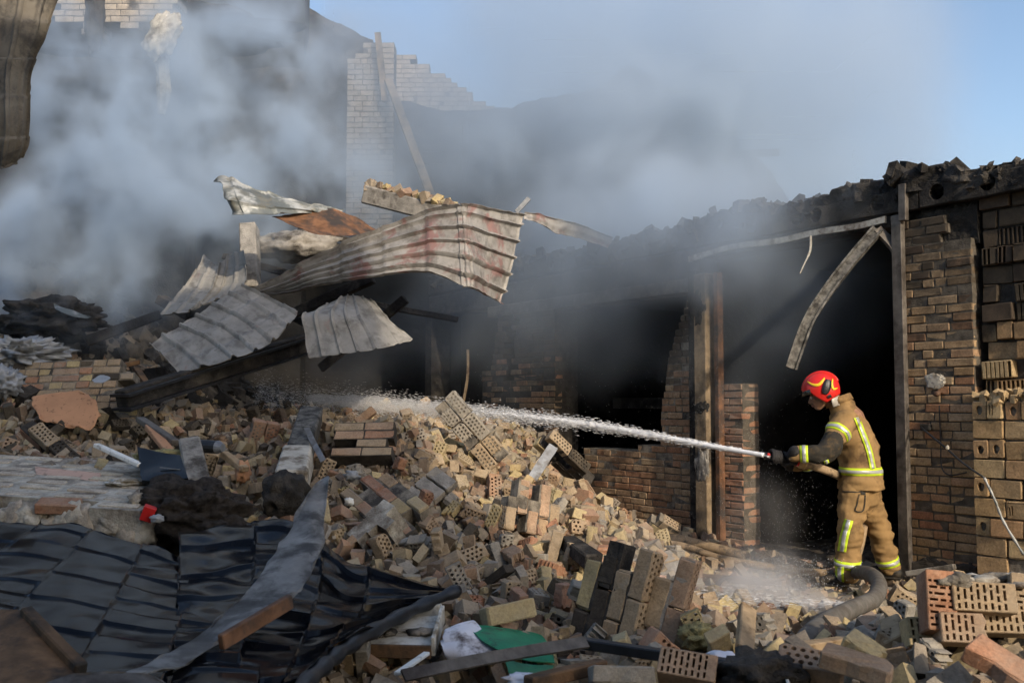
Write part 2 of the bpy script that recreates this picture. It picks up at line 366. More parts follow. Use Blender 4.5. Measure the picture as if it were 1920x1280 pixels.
# ------------------------------------------------------------------ brick meshes (unit pieces, shared)
def prism(name, outline, holes, h, ch=0.006, jit=0.0025):
    """outline and holes in XY, extruded along Z with chamfered rims; holes go right through"""
    n = len(outline)
    def inset(poly, d):
        out = []
        for i in range(len(poly)):
            a = Vector(poly[i - 1]); b = Vector(poly[i]); c = Vector(poly[(i + 1) % len(poly)])
            e1 = (b - a).normalized(); e2 = (c - b).normalized()
            nn = Vector((-e1.y - e2.y, e1.x + e2.x)); nn = nn.normalized() if nn.length > 1e-6 else Vector((0, 0))
            out.append((b.x + nn.x * d, b.y + nn.y * d))
        return out
    ins = inset(outline, ch)
    vs, fs = [], []
    for z, poly in ((-h / 2, ins), (-h / 2 + ch, outline), (h / 2 - ch, outline), (h / 2, ins)):
        for x, y in poly:
            chip = rnd.uniform(0.004, 0.016) * (-1 if z > 0 else 1) if (abs(z) > h / 2 - ch / 2 and rnd.random() < 0.13 and jit > 0.001) else 0
            vs.append((x + rnd.uniform(-jit, jit), y + rnd.uniform(-jit, jit), z + rnd.uniform(-jit, jit) * 0.5 + chip))
    for k in range(3):
        for i in range(n): fs.append((k * n + i, k * n + (i + 1) % n, (k + 1) * n + (i + 1) % n, (k + 1) * n + i))
    hb = []
    for hl in holes:
        b = len(vs); m = len(hl)
        for z in (-h / 2, h / 2):
            for x, y in hl: vs.append((x, y, z))
        for i in range(m): fs.append((b + (i + 1) % m, b + i, b + m + i, b + m + (i + 1) % m))
        hb.append((b, m))
    for top in (0, 1):
        loops = [[Vector(vs[(3 * n if top else 0) + i]) for i in range(n)]]
        idx = [(3 * n if top else 0) + i for i in range(n)]
        for b, m in hb:
            loops.append([Vector(vs[b + (m if top else 0) + i]) for i in range(m)]); idx += [b + (m if top else 0) + i for i in range(m)]
        flat = [[Vector((p.x, p.y, 0)) for p in l] for l in loops]
        for t in tessellate_polygon(flat):
            a, b, c = (idx[i] for i in t)
            nz = (Vector(vs[b]) - Vector(vs[a])).cross(Vector(vs[c]) - Vector(vs[a])).z
            if (nz < 0) == bool(top): a, c = c, a
            fs.append((a, b, c))
    me = bpy.data.meshes.new(name); me.from_pydata(vs, [], fs); me.validate(); me.update()
    me.materials.append(M['tan'])
    return me
def circ(x, y, r, n=8): return [(x + r * math.cos(2 * math.pi * i / n), y + r * math.sin(2 * math.pi * i / n)) for i in range(n)][::-1]
def rect(x0, y0, x1, y1): return [(x0, y0), (x1, y0), (x1, y1), (x0, y1)][::-1]
def outline_rect(L, Wd, x1=None, broken=0, scallop=None):
    """counter-clockwise outline with chipped corners; the +x end may be broken off raggedly"""
    a, b = L / 2, Wd / 2; x1 = a if x1 is None else x1
    cc = lambda: 0.004 + (rnd.uniform(0.008, 0.03) if rnd.random() < 0.3 else rnd.uniform(0, 0.006))
    def side(p, q, nn):
        (ax_, ay), (bx, by) = p, q; nx, ny = -(by - ay), bx - ax_; ln = math.hypot(nx, ny) or 1
        return [(ax_ + (bx - ax_) * k / nn + nx / ln * dd, ay + (by - ay) * k / nn + ny / ln * dd) for k in range(1, nn) for dd in [rnd.uniform(0, 0.004) + (rnd.uniform(0.004, 0.010) if rnd.random() < 0.12 else 0)]]
    c1, c2, c3, c4 = cc(), cc(), cc(), cc()
    p0 = (-a + c1, -b); p1 = (x1 - 0.006 if (scallop or broken) else x1 - c2, -b)
    pts = [p0] + side(p0, p1, 5) + [p1]
    if scallop:
        k = scallop
        for i in range(k):
            y = -b + (i + 0.5) * Wd / k; hw = Wd / k / 2
            for t in (-0.8, -0.45, 0, 0.45, 0.8):
                pts.append((x1 - 0.018 * math.cos(t * math.pi / 2) + rnd.uniform(-0.003, 0.003), y + t * hw))
            pts.append((x1 + rnd.uniform(-0.006, 0.012), y + hw * 0.97))
        pts = pts[:-1]
    elif broken:
        k = 7; sl_ = rnd.uniform(-0.05, 0.05)
        for i in range(k): pts.append((x1 + rnd.uniform(-0.018, 0.018) + sl_ * (i / k - 0.5), -b + (i + 0.7) * Wd / (k + 0.6)))
    else: pts += [(x1, -b + c2), (x1, b - c3)]
    p2 = (x1 - (0.008 if (scallop or broken) else c3), b); p3 = (-a + c4, b)
    pts += [p2] + side(p2, p3, 5) + [p3, (-a, b - c4), (-a, -b + c1)]
    return pts
def perforated(h=0.088, x1=None, broken=0, scallop=None, r=0.0105):
    L, Wd = 0.25, 0.12; hs = []
    lim = (x1 if x1 is not None else 0.125) - 0.028
    for row in range(3):
        y = (row - 1) * 0.033
        for c in range(7 - row % 2):
            x = -0.102 + 0.034 * c + (0.017 if row % 2 else 0)
            if x < lim: hs.append(circ(x, y, r * rnd.uniform(0.9, 1.15), 7))
    return prism('perforated_brick', outline_rect(L, Wd, x1, broken, scallop), hs, h)
def slotted(h=0.138, x1=None, broken=0):
    hs = []; lim = (x1 if x1 is not None else 0.125) - 0.03
    for c in range(9):
        x = -0.104 + 0.026 * c
        if x > lim: continue
        if c % 2: ys = ((-0.05, -0.024), (-0.012, 0.03), (0.038, 0.052))
        else: ys = ((-0.052, -0.03), (-0.018, 0.006), (0.016, 0.05))
        for y0, y1 in ys: hs.append(rect(x - 0.0055, y0, x + 0.0055, y1))
    e = 0.125 if x1 is None else x1
    rg_ = [(e - 0.005, -0.06), (e, -0.055), (e, 0.055), (e - 0.005, 0.06)] if not broken else [(e - 0.01, -0.06), (e + 0.004, -0.03), (e - 0.006, 0.0), (e + 0.006, 0.03), (e - 0.008, 0.06)]
    return prism('slotted_block', [(-0.12, -0.06)] + rg_ + [(-0.12, 0.06), (-0.125, 0.055), (-0.125, -0.055)], hs, h, 0.004, 0.0008)
WHOLE = [perforated(0.088), perforated(0.065), perforated(0.088), perforated(0.088), perforated(0.088)]
PARTB = [perforated(0.088, 0.03, 1), perforated(0.065, 0.06, 1), perforated(0.088, -0.01, 1), perforated(0.088, 0.045, 0, 4), perforated(0.088, 0.0, 0, 4), perforated(0.088, 0.08, 0, 4), perforated(0.088, -0.03, 1), perforated(0.065, 0.02, 1), perforated(0.088, 0.09, 1)]
SOLID = [prism('solid_brick', outline_rect(0.25, 0.12), [], 0.065, 0.006, 0.003) for _ in range(2)]
HALF = [prism('half_brick', outline_rect(0.25, 0.12, rnd.uniform(-0.03, 0.06), 1), [], 0.065, 0.006, 0.004) for _ in range(3)]
SLOT = [slotted(), slotted(0.138, 0.05, 1)]
def wallbrick(L, Wd, H):
    """standing brick: chamfered, worn box; x along the wall, y into it, z up"""
    bm = bmesh.new(); bmesh.ops.create_cube(bm, size=1)
    for v in bm.verts: v.co = Vector((v.co.x * L, v.co.y * Wd, v.co.z * H))
    bmesh.ops.bevel(bm, geom=bm.edges[:], offset=0.006, segments=1, affect='EDGES')
    for v in bm.verts: v.co += Vector((rnd.uniform(-1, 1) * 0.0035, rnd.uniform(-1, 1) * 0.004, rnd.uniform(-1, 1) * 0.003))
    me = bpy.data.meshes.new('brick'); bm.to_mesh(me); bm.free(); return me
WB = {('s', i): wallbrick(0.25, 0.12, 0.065) for i in range(5)}
WB.update({('h', i): wallbrick(0.12, 0.12, 0.065) for i in range(4)})
WB.update({('q', i): wallbrick(0.185, 0.12, 0.065) for i in range(3)})
LEN = {'s': 0.25, 'h': 0.12, 'q': 0.185}
def place(me, name, mw, mat, parent=None):
    o = bpy.data.objects.new(name, me)
    if not me.materials: me.materials.append(M['tan'])
    o.material_slots[0].link = 'OBJECT'; o.material_slots[0].material = M[mat] if isinstance(mat, str) else mat
    link(o)
    if parent is not None:
        o.parent = parent; o.matrix_local = Matrix.LocRotScale(parent.location, parent.rotation_euler, parent.scale).inverted() @ mw
    else: o.matrix_world = mw
    return o
def masonry(thing, frame, width, height, thick, keep, mat, mortar, course=0.075, seed=1, depth_jit=0.004, lens='ssh', rec=0.007, part='mortar', matf=None, mis=0.0, gap=0.01, back=True, flush=False, span=None):
    """brick courses in the plane x (along) / z (up) of frame; its -y side is the face. Each brick a part, mortar behind."""
    r = random.Random(seed); mb = MB(); cnt = 0
    z = 0.0; k = 0
    fr = frame.to_3x3()
    while z < height - 0.03:
        X0, X1 = (0.0, width)
        if span:
            X0, X1 = span(z + 0.03); flush = True
            if X1 - X0 < 0.1: z += course; k += 1; continue
        run = []; x = 0.0 if flush else (-r.uniform(0.0, 0.2) if k % 2 else -r.uniform(0, 0.12) * 0.3)
        while x < X1 - X0 - (0.05 if flush else 0):
            t = r.choice(lens)
            if flush and x == 0.0: t = 'h' if k % 2 else 's'
            run.append([t, x, LEN[t]]); x += LEN[t] + gap
        if flush:
            q = (X1 - X0 + gap) / x
            run = [[t, X0 + a * q, L * q + gap * (q - 1)] for t, a, L in run]
        for t, x, L in run:
            cx, cz = x + L / 2, z + 0.0325
            if not (x > -0.06 and x + L < width + 0.06 and keep(cx, cz)): continue
            dy = r.uniform(-1, 1) * depth_jit
            if r.random() < mis: dy -= r.uniform(-0.03, 0.02)
            sy = thick / 0.12 if back and thick < 0.3 else 1.0
            loc = frame @ Vector((cx, (thick / 2 if sy != 1.0 else 0.06) + dy, cz))
            rt = fr @ Euler((r.gauss(0, 0.012), r.gauss(0, 0.006), r.gauss(0, 0.012))).to_matrix()
            me = WB[(t, r.randrange(5 if t == 's' else (4 if t == 'h' else 3)))]
            place(me, 'brick', Matrix.LocRotScale(loc, rt.to_quaternion(), Vector((L / LEN[t], sy, (course - gap) / 0.065))), matf(cx, cz, r) if matf else mat, thing)
            cnt += 1
            mb.box(frame @ Vector((cx, thick / 2, cz)), (L + gap * (0.2 if flush and (x < X0 + 0.01 or x + L > X1 - 0.01) else 1), max(0.02, thick - 2 * rec), course + 0.001), fr, 0.0015)
        z += course; k += 1
    mb.build(part, mortar, thing)
    return cnt
def frame_of(origin, u, v):
    """local x=u (along), z=v (up), y = into the masonry"""
    u = Vector(u).normalized(); v = Vector(v); v = (v - u * v.dot(u)).normalized(); y = v.cross(u)
    m = Matrix((u, y, v)).transposed().to_4x4(); m.translation = Vector(origin); return m
WFRAME = lambda s, z, out=0.0: frame_of(W(s, z, out), -WT, (0, 0, 1))      # x runs to the right along the front

M['mortar_mid'] = mat_simple('smoked_mortar', (0.10, 0.086, 0.068), 0.95, var=0.5, scale=14, bump=0.8, bdist=0.012)
M['gable'] = mat_wallbrick('gable_brick', [(0, (0.40, 0.345, 0.28)), (0.5, (0.35, 0.305, 0.25)), (1, (0.42, 0.36, 0.29))], 5.0, 11.0, 0.0)
M['post_wood'] = mat_simple('scorched_post', (0.27, 0.20, 0.125), 0.85, var=0.35, scale=8, bump=0.5, dirt=(0.05, 0.042, 0.034), dirt_amt=0.6, dscale=2.2)
# unseen block added behind the camera to keep the left side of the ruin in shade
nb = empty('shade_block', (-4, -13, 0), 'plain block added out of view behind the camera to shade the left side', 'building')
MB().box((-3.6, -13, 6.6), (22, 10, 13.2)).build('wall', 'plaster', nb)
for i in range(6):
    for k in range(4):
        MB().box((-13.2 + i * 3.6, -7.97, 2 + k * 3.1), (1.4, 0.1, 1.5)).build('window', 'black_gloss', nb)  # window panels dressing the added shade block, likewise out of view
# ------------------------------------------------------------------ ground and mound
gp = MB().add([(-400, -200, -0.06), (400, -200, -0.06), (400, 1500, -0.06), (-400, 1500, -0.06)], [(0, 1, 2, 3)]).build('ground', 'ground')
tag(gp, 'bare dirt ground around the ruin', kind='structure')
CTRL = [(0, 1280, 3.0), (250, 1280, 3.1), (500, 1275, 3.4), (700, 1270, 4.4), (1000, 1270, 4.4), (1300, 1272, 4.2), (1600, 1272, 4.0), (1900, 1272, 3.8),
        (100, 1120, 4.4), (350, 1120, 4.5), (600, 1190, 4.6), (900, 1160, 5.0), (1150, 1180, 4.9), (1400, 1160, 5.4), (1550, 1180, 5.0), (1700, 1190, 4.5), (1850, 1210, 4.2),
        (1450, 1112, 7.0), (1600, 1112, 7.0), (1660, 1112, 7.2), (1600, 1105, 7.9), (1560, 1105, 8.2), (1600, 1150, 6.0), (1500, 1150, 6.0), (1680, 1150, 5.8), (1700, 1085, 8.2), (1780, 1085, 7.9), (1900, 1090, 7.3), (1850, 1130, 5.8),
        (1500, 1060, 9.2), (1300, 1045, 9.2), (1330, 1005, 10.4), (1180, 985, 10.6), (1080, 975, 9.6), (1250, 1095, 6.8), (1120, 1090, 6.6),
        (1000, 1030, 6.9), (1010, 940, 8.0), (960, 900, 8.6), (1060, 900, 9.6), (880, 830, 9.4), (930, 840, 10.2), (760, 790, 9.3), (680, 800, 9.0),
        (620, 880, 8.2), (640, 960, 7.3), (800, 1000, 7.0), (850, 1070, 6.2), (640, 1060, 6.2),
        (560, 800, 9.6), (480, 850, 8.6), (420, 900, 7.8), (300, 870, 7.9), (200, 860, 7.6), (100, 850, 7.6), (20, 830, 7.8), (430, 970, 6.6), (330, 1000, 6.1), (150, 1000, 5.7), (0, 1000, 5.6),
        (520, 960, 6.8), (500, 780, 10.8), (700, 765, 11.5), (850, 790, 12.5), (250, 770, 9.6), (120, 730, 9.8), (20, 700, 10.2), (250, 690, 11.5), (60, 600, 12.0), (0, 480, 13.0), (-150, 420, 13.0),
        (-300, 900, 7.0), (-300, 1280, 3.2), (-300, 650, 10.5), (2150, 1280, 3.6), (2200, 1100, 7.0)]
CP = np.array([tuple(P(*c) - Vector((0, 0, 0.16 if (c[0] < 640 and c[1] > 1050) else (0.10 if c[1] > 800 else 0.04)))) for c in CTRL])
CP = np.vstack([CP, [(4.5, 9.5, 0), (6, 11, 0), (3, 12, 0.0), (2, 14, 0.0), (1, 16, 0), (-2, 18, 0.6), (-6, 18, 0.8), (-9, 10, 0.3), (-9, 5, 0.1), (6, 5, 0.1), (6, 2.2, 0.1), (-6, 1.5, 0.1), (0, 1.2, 0.2), (3, 1.5, 0.2), (-3, 1.2, 0.2)]])
def mound_z(x, y):
    """smoothed inverse-distance surface through the control points"""
    x = np.asarray(x, float); y = np.asarray(y, float)
    d2 = (x[..., None] - CP[:, 0]) ** 2 + (y[..., None] - CP[:, 1]) ** 2 + 0.03
    w = d2 ** -2.3
    return (w * CP[:, 2]).sum(-1) / w.sum(-1)
NX, NY = 230, 190
gx = np.linspace(-8.5, 6.5, NX); gy = np.linspace(1.6, 16.5, NY)
GX, GY = np.meshgrid(gx, gy); GZ = mound_z(GX, GY)
vs = []
for j in range(NY):
    for i in range(NX):
        x, y = GX[j, i], GY[j, i]
        q = Vector((x * 3.1, y * 3.1, 0.3))
        e = min(1, min(i, j, NX - 1 - i, NY - 1 - j) / 6)
        vs.append((x, y, (GZ[j, i] - 0.05 + 0.07 * noise.noise(q) + 0.035 * noise.noise(q * 2.9)) * e - 0.1 * (1 - e)))
mfs = [(j * NX + i, j * NX + i + 1, (j + 1) * NX + i + 1, (j + 1) * NX + i) for j in range(NY - 1) for i in range(NX - 1)]
mound = MB().add(vs, mfs).build('rubble_mound', 'soil', smooth=True)
tag(mound, 'heaped ash and soil under the fallen bricks', kind='structure')
MBVH = BVHTree.FromPolygons([Vector(v) for v in vs], mfs)
def drop(x, y):
    h = MBVH.ray_cast(Vector((x, y, 20)), Vector((0, 0, -1)))
    return (h[0], h[1]) if h[0] else (Vector((x, y, 0)), Vector((0, 0, 1)))
def hit_px(px, py):
    h = MBVH.ray_cast(Vector((0, 0, EYE)), ray(px, py).normalized())
    return (h[0], h[1]) if h[0] else (P(px, py, 8), Vector((0, 0, 1)))

# ------------------------------------------------------------------ the standing front (right)
sJ, sC0, sC1, sP1, sW1, sL1 = 0.0, S(1348), S(1308), S(1240), S(1042), S(903)
# right pillar
zt = 3.2
pil = empty('brick_pillar', W(-0.35, 0), 'soot-topped tan brick pillar between the doorway and the ceramic block wall', 'pillar')
def keep_p(x, z):
    if z > 2.95 and x > 0.42 - (z - 2.95) * 0.5: return False
    return True
masonry(pil, WFRAME(0.0, 0.02), 0.66, 3.18, 0.38, keep_p, 'wall', 'mortar_mid', seed=3, depth_jit=0.007, mis=0.06, lens='sshq', flush=True)
lump('render_patch', W(-0.32, WZ(1765, 715), 0.012), (0.085, 0.0025, 0.06), 'plaster', pil, seed=4, amp=0.5, rot=axes(-WT, (0, 0, 1)))
# pier and parapet under the window
br = empty('brick_wall', W(3.6, 0), 'orange brick wall with broken window opening left of the doorway', 'wall')
fr0 = WFRAME(S(1075), 0.15)
x_of = lambda px: S(1075) - S(px)
zs = 1.07
xe = x_of(1308) - 0.02
def span_w(z):
    z += 0.15
    n = 0.06 * noise.noise(Vector((1.3, z * 7, 1)))
    if z < zs: return (max(0, 0.22 * z + n), xe)
    if z < zs + 0.08: return (x_of(1195) + n, xe)
    return (float(np.interp(z, [1.07, 1.6, 1.95, 2.5, 2.8], [x_of(1238), x_of(1240), x_of(1252), x_of(1275), x_of(1298)])) + n, xe)
masonry(br, fr0, xe, 2.72, 0.38, lambda x, z: True, 'wall_far', 'mortar', seed=5, depth_jit=0.008, mis=0.08, span=span_w)
# left pillar by the second opening
lp = empty('brick_pillar', W((sW1 + sL1) / 2, 0), 'ragged smoke-blackened brick pillar left of the broken window opening', 'pillar')
wl = sL1 - sW1
def span_l(z):
    n = 0.07 * noise.noise(Vector((2.2, z * 5, 7)))
    return ((0.02 if z < 1.5 else 0.25 + 0.25 * (z - 1.5)) + n, wl - 0.02 + 0.3 * n)
def keep_l(x, z):
    n = 0.13 * noise.noise(Vector((x * 2.2, z * 2.5, 7)))
    return not (0.6 < x < 0.8 and 1.35 + n < z)
masonry(lp, WFRAME(sL1, 0.55), wl, 2.35, 0.38, keep_l, 'wall_far', 'mortar_dark', seed=9, depth_jit=0.012, mis=0.12, span=span_l)
# burnt building shell behind: slab, upper wall, inner walls
bb = empty('burnt_building', W(3, 0, -2), 'charred brick building with hollow-core roof slab and smoke-filled openings', 'building')
def wbox(mb, s0, s1, z0, z1, o0, o1):
    return mb.box(W((s0 + s1) / 2, (z0 + z1) / 2, (o0 + o1) / 2), (abs(s1 - s0), abs(o1 - o0), z1 - z0), axes(-WT, (0, 0, 1)))
def rough_box(name, s0, s1, z0, z1, o0, o1, mat, parent, n=60, amp=0.03, topf=None, seed=0):
    """wall band with an uneven face and top"""
    nz = 10; vs = []; fs = []
    for i in range(n + 1):
        s = s0 + (s1 - s0) * i / n
        for j in range(nz + 1):
            zt_ = z1 if topf is None else topf(s)
            z = z0 + (zt_ - z0) * j / nz
            q = Vector((s * 4, z * 4, seed))
            vs.append(W(s + 0.3 * amp * noise.noise(q * 2), z, o1 + amp * (noise.noise(q) + 0.6 * noise.noise(q * 3)) - (0.05 * rnd.random() if j == nz else 0)))
        vs.append(W(s, (z1 if topf is None else topf(s)) - 0.02, (o0 + o1) / 2)); vs.append(W(s, z0, o0))
    m = nz + 3
    for i in range(n):
        for j in range(m): fs.append((i * m + j, i * m + (j + 1) % m, (i + 1) * m + (j + 1) % m, (i + 1) * m + j))
    fs.append(tuple(range(m))); fs.append(tuple(n * m + j for j in reversed(range(m))))
    return MB().add(vs, fs).build(name, mat, parent)
rough_box('upper_wall', sC1 - 0.05, 8.2, 2.93, 3.24, -0.36, 0.0, 'char', bb, n=90, amp=0.02, seed=2)
rough_box('lintel', sC1 + 0.1, sL1 - 0.2, 2.79, 2.94, -0.3, 0.03, 'steel_dull', bb, n=40, amp=0.01, seed=12)
rough_box('door_lintel', -0.02, sC1, 3.14, 3.25, -0.36, -0.02, 'char', bb, n=40, amp=0.02, seed=3)
rough_box('pillar_head', -0.7, -0.06, 2.9, 3.25, -0.36, -0.05, 'char', bb, n=20, amp=0.03, seed=4)
# hollow-core slab edge with real round cores
L0, L1 = -1.9, 8.2
for a in range(6):
    s0 = L0 + (L1 - L0) * a / 6; s1 = L0 + (L1 - L0) * (a + 1) / 6 - 0.012; ww = s1 - s0
    out = [(-ww / 2, -0.11)] + [(-ww / 2 + ww * k / 6, -0.11 + rnd.uniform(-0.005, 0.012)) for k in range(1, 6)] + [(ww / 2, -0.11), (ww / 2, 0.11)]
    out += [(ww / 2 - ww * k / 9, 0.11 + rnd.uniform(-0.045, 0.01)) for k in range(1, 9)] + [(-ww / 2, 0.11)]
    hl = [circ(-ww / 2 + 0.16 + 0.222 * k, 0.0, 0.07, 12) for k in range(int((ww - 0.2) / 0.222) + 1) if rnd.random() < 0.5]
    me = prism('roof_slab', out, hl, 0.55, 0.006, 0.003); me.materials.clear(); me.materials.append(M['char'])
    o = mesh_obj('roof_slab', me, None, bb, keep=False)
    rot = Matrix((-WT, Vector((0, 0, 1)), WN)).transposed()
    o.matrix_local = Matrix.Translation(-bb.location) @ Matrix.LocRotScale(W((s0 + s1) / 2, 3.36 + rnd.uniform(-0.01, 0.01), -0.25), rot.to_quaternion(), None)
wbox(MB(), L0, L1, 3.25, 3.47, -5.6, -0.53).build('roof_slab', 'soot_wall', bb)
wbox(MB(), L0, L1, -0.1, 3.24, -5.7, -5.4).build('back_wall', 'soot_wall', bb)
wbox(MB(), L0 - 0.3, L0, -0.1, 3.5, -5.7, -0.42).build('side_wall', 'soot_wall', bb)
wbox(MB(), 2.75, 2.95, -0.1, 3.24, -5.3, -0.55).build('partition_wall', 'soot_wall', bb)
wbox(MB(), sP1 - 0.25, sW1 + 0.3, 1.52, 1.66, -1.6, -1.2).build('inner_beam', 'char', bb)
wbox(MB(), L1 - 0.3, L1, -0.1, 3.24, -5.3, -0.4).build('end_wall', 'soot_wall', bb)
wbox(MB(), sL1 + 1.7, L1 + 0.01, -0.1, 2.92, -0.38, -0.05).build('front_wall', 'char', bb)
rough_box('base_render', -0.64, -0.03, 0.02, 0.34, -0.02, 0.02, 'mortar_dark', pil, n=20, amp=0.008, topf=lambda s: 0.30 + 0.05 * noise.noise(Vector((s * 6, 0, 0))), seed=7)
# ragged rubble crust on the slab edge
TOP = [(1990, 335), (1905, 322), (1868, 332), (1850, 345), (1830, 350), (1815, 318), (1795, 305), (1750, 308), (1722, 318), (1700, 320), (1695, 308), (1678, 312), (1672, 328), (1640, 340), (1600, 348), (1560, 362), (1520, 375), (1460, 384), (1420, 376), (1350, 398), (1250, 430), (1190, 440), (1130, 462), (1000, 478), (900, 490), (800, 520)]
tS = [S(a) for a, b in TOP]; tZ = [WZ(a, b) for a, b in TOP]
def top_of(s): return float(np.interp(s, tS, tZ)) + 0.035 * noise.noise(Vector((s * 9, 3, 1))) + 0.02 * noise.noise(Vector((s * 31, 3, 1)))
o = rough_box('rubble_crust', -1.9, 8.2, 3.40, 3.6, -0.6, 0.015, 'char', bb, n=300, amp=0.07, topf=lambda s: max(3.5, top_of(s)), seed=5)
mb = MB()
for k in range(900):
    s = rnd.uniform(-1.8, 8); z = rnd.uniform(3.36, max(3.5, top_of(s)) + 0.01)
    sz = 0.02 + 0.1 * rnd.random() ** 2
    mb.box(W(s, z, rnd.uniform(-0.35, 0.04)), (sz * rnd.uniform(0.8, 1.8), sz, sz * 0.8), Euler((rnd.uniform(0, 6), rnd.uniform(0, 6), rnd.uniform(0, 6))).to_matrix(), sz * 0.25)
tag(mb.build('rubble_crust', 'char', bb), kind='stuff')
# door frame: steel jamb, bowed header strip, left post
df = empty('door_frame', W(1.2, 0), 'buckled steel frame of the doorway behind the firefighter', 'door frame')
MB().bar(W(-0.02, 0.05, 0.03), W(-0.02, 3.22, 0.03), 0.10, 0.06, WN).build('jamb', 'steel_dull', df, bevel=0.006)
MB().bar(W(-0.09, 3.16, 0.05), W(-0.09, 3.48, 0.04), 0.07, 0.05, WN).build('jamb_stub', 'steel_dull', df, bevel=0.004)
pts = [W(S(1300), WZ(1300, 487), 0.06), W(S(1380), WZ(1380, 464), 0.06), W(S(1470), WZ(1470, 452), 0.05), W(S(1540), WZ(1540, 437), 0.06), W(S(1620), WZ(1620, 425), 0.06), W(S(1672), WZ(1672, 412), 0.05)]
mb = MB(); sp = spline(pts, 24)
vs_ = []
for i, p in enumerate(sp):
    h = 0.028 + 0.006 * noise.noise(p * 5)
    for dz, dn in ((-h, 0), (h, 0), (h, -0.03), (-h, -0.03)): vs_.append(p + Vector((0, 0, dz)) + WN * dn)
fs_ = [(4 * i + j, 4 * i + (j + 1) % 4, 4 * i + 4 + (j + 1) % 4, 4 * i + 4 + j) for i in range(23) for j in range(4)] + [(0, 1, 2, 3), (92, 93, 94, 95)]
MB().add(vs_, fs_).build('header_strip', 'steel_pale', df)
MB().tube(spline([P(1520, 442, 9.2), P(1519, 470, 9.2), P(1508, 495, 9.2), P(1500, 513, 9.2)], 10), [0.012] * 5 + [0.008] * 5, 5).build('hanging_strip', 'steel_pale', df)
# post left of the doorway
cp = empty('timber_post', W((sC0 + sC1) / 2, 0), 'tall scorched timber post with plaster stains at the left side of the doorway', 'post')
sm = (sC0 + sC1) / 2
MB().bar(W(sm, 0.2, 0.05), W(sm, 2.95, 0.05), 0.17, 0.14, WN, 0.004).build('post', 'post_wood', cp, bevel=0.008)
MB().bar(W(sC1 + 0.0, 0.15, 0.02), W(sC1, 3.0, 0.02), 0.13, 0.1, WN).build('side_rail', 'char', cp, bevel=0.006)
MB().bar(W(sC0 - 0.03, 0.15, 0.03), W(sC0 - 0.03, 2.95, 0.03), 0.06, 0.08, WN).build('edge_strip', 'rust', cp, bevel=0.004)
for z, h, w in ((1.55, 0.07, 0.09), (2.6, 0.2, 0.1), (0.95, 0.2, 0.09)):
    lump('plaster_stain', W(sm + rnd.uniform(-0.02, 0.02), z, 0.115), (w, 0.015, h), 'char' if z > 1.2 else 'concrete', cp, seed=z * 3, amp=0.4, rot=axes(-WT, (0, 0, 1)))
# orange brick reveal inside the doorway
rv = empty('brick_reveal', W(sC0 - 0.35, 0, -0.5), 'narrow orange brick reveal just inside the doorway behind the water spray', 'wall')
MBR = M['orange']
a_ = W(S(1351), 0.0, -0.03)
masonry(rv, frame_of(a_, -WT, (0, 0, 1)), 0.26, 1.78, 0.25, lambda x, z: True, 'orange', 'mortar_mid', seed=21, lens='s', flush=True)
# bent metal profile hanging in the doorway
hp = empty('bent_profile', P(1645, 430, 8.75), 'long burnt metal profile hanging bent from the doorway jamb', 'metal profile')
def strip(name, pts, w, t, mat, parent=None, n=24, upv=Vector((0, -1, 0.2)), twist=0.0, bevel=0.0, chan=0.0):
    sp = spline(pts, n); vs = []; fs = []
    prof = [(-0.5, 0.5), (0.5, 0.5), (0.5, -0.5), (-0.5, -0.5)]
    if chan: prof = [(-0.5, 0.5), (-0.32, 0.5), (-0.32, 0.15), (0.32, 0.15), (0.32, 0.5), (0.5, 0.5), (0.5, -0.5), (-0.5, -0.5)]
    m = len(prof)
    for i, p in enumerate(sp):
        d = (sp[min(i + 1, n - 1)] - sp[max(i - 1, 0)]).normalized()
        a = d.cross(upv).normalized(); b = a.cross(d)
        q = twist * i / (n - 1); a, b = a * math.cos(q) + b * math.sin(q), b * math.cos(q) - a * math.sin(q)
        for x, y in prof: vs.append(p + a * (x * w * (1 + 0.06 * noise.noise(p * 8))) + b * (y * t))
    for i in range(n - 1):
        for j in range(m): fs.append((i * m + j, i * m + (j + 1) % m, (i + 1) * m + (j + 1) % m, (i + 1) * m + j))
    fs += [tuple(reversed(range(m))), tuple((n - 1) * m + j for j in range(m))]
    return MB().add(vs, fs).build(name, mat, parent, bevel=bevel)
M['burnt_profile'] = mat_simple('burnt_profile', (0.12, 0.115, 0.105), 0.7, 0.2, var=0.6, scale=25, bump=0.5, dirt=(0.025, 0.023, 0.02), dirt_amt=0.5, dscale=9)
strip('arm', [P(1483, 690, 8.5), P(1512, 610, 8.5), P(1545, 555, 8.55), P(1590, 495, 8.6), P(1646, 430, 8.7)], 0.10, 0.05, 'burnt_profile', hp, 40, chan=1, twist=0.5)
strip('bracket', [P(1645, 430, 8.7), P(1665, 450, 8.65), P(1680, 470, 8.6), P(1684, 488, 8.6)], 0.075, 0.04, 'steel_dull', hp, 16)
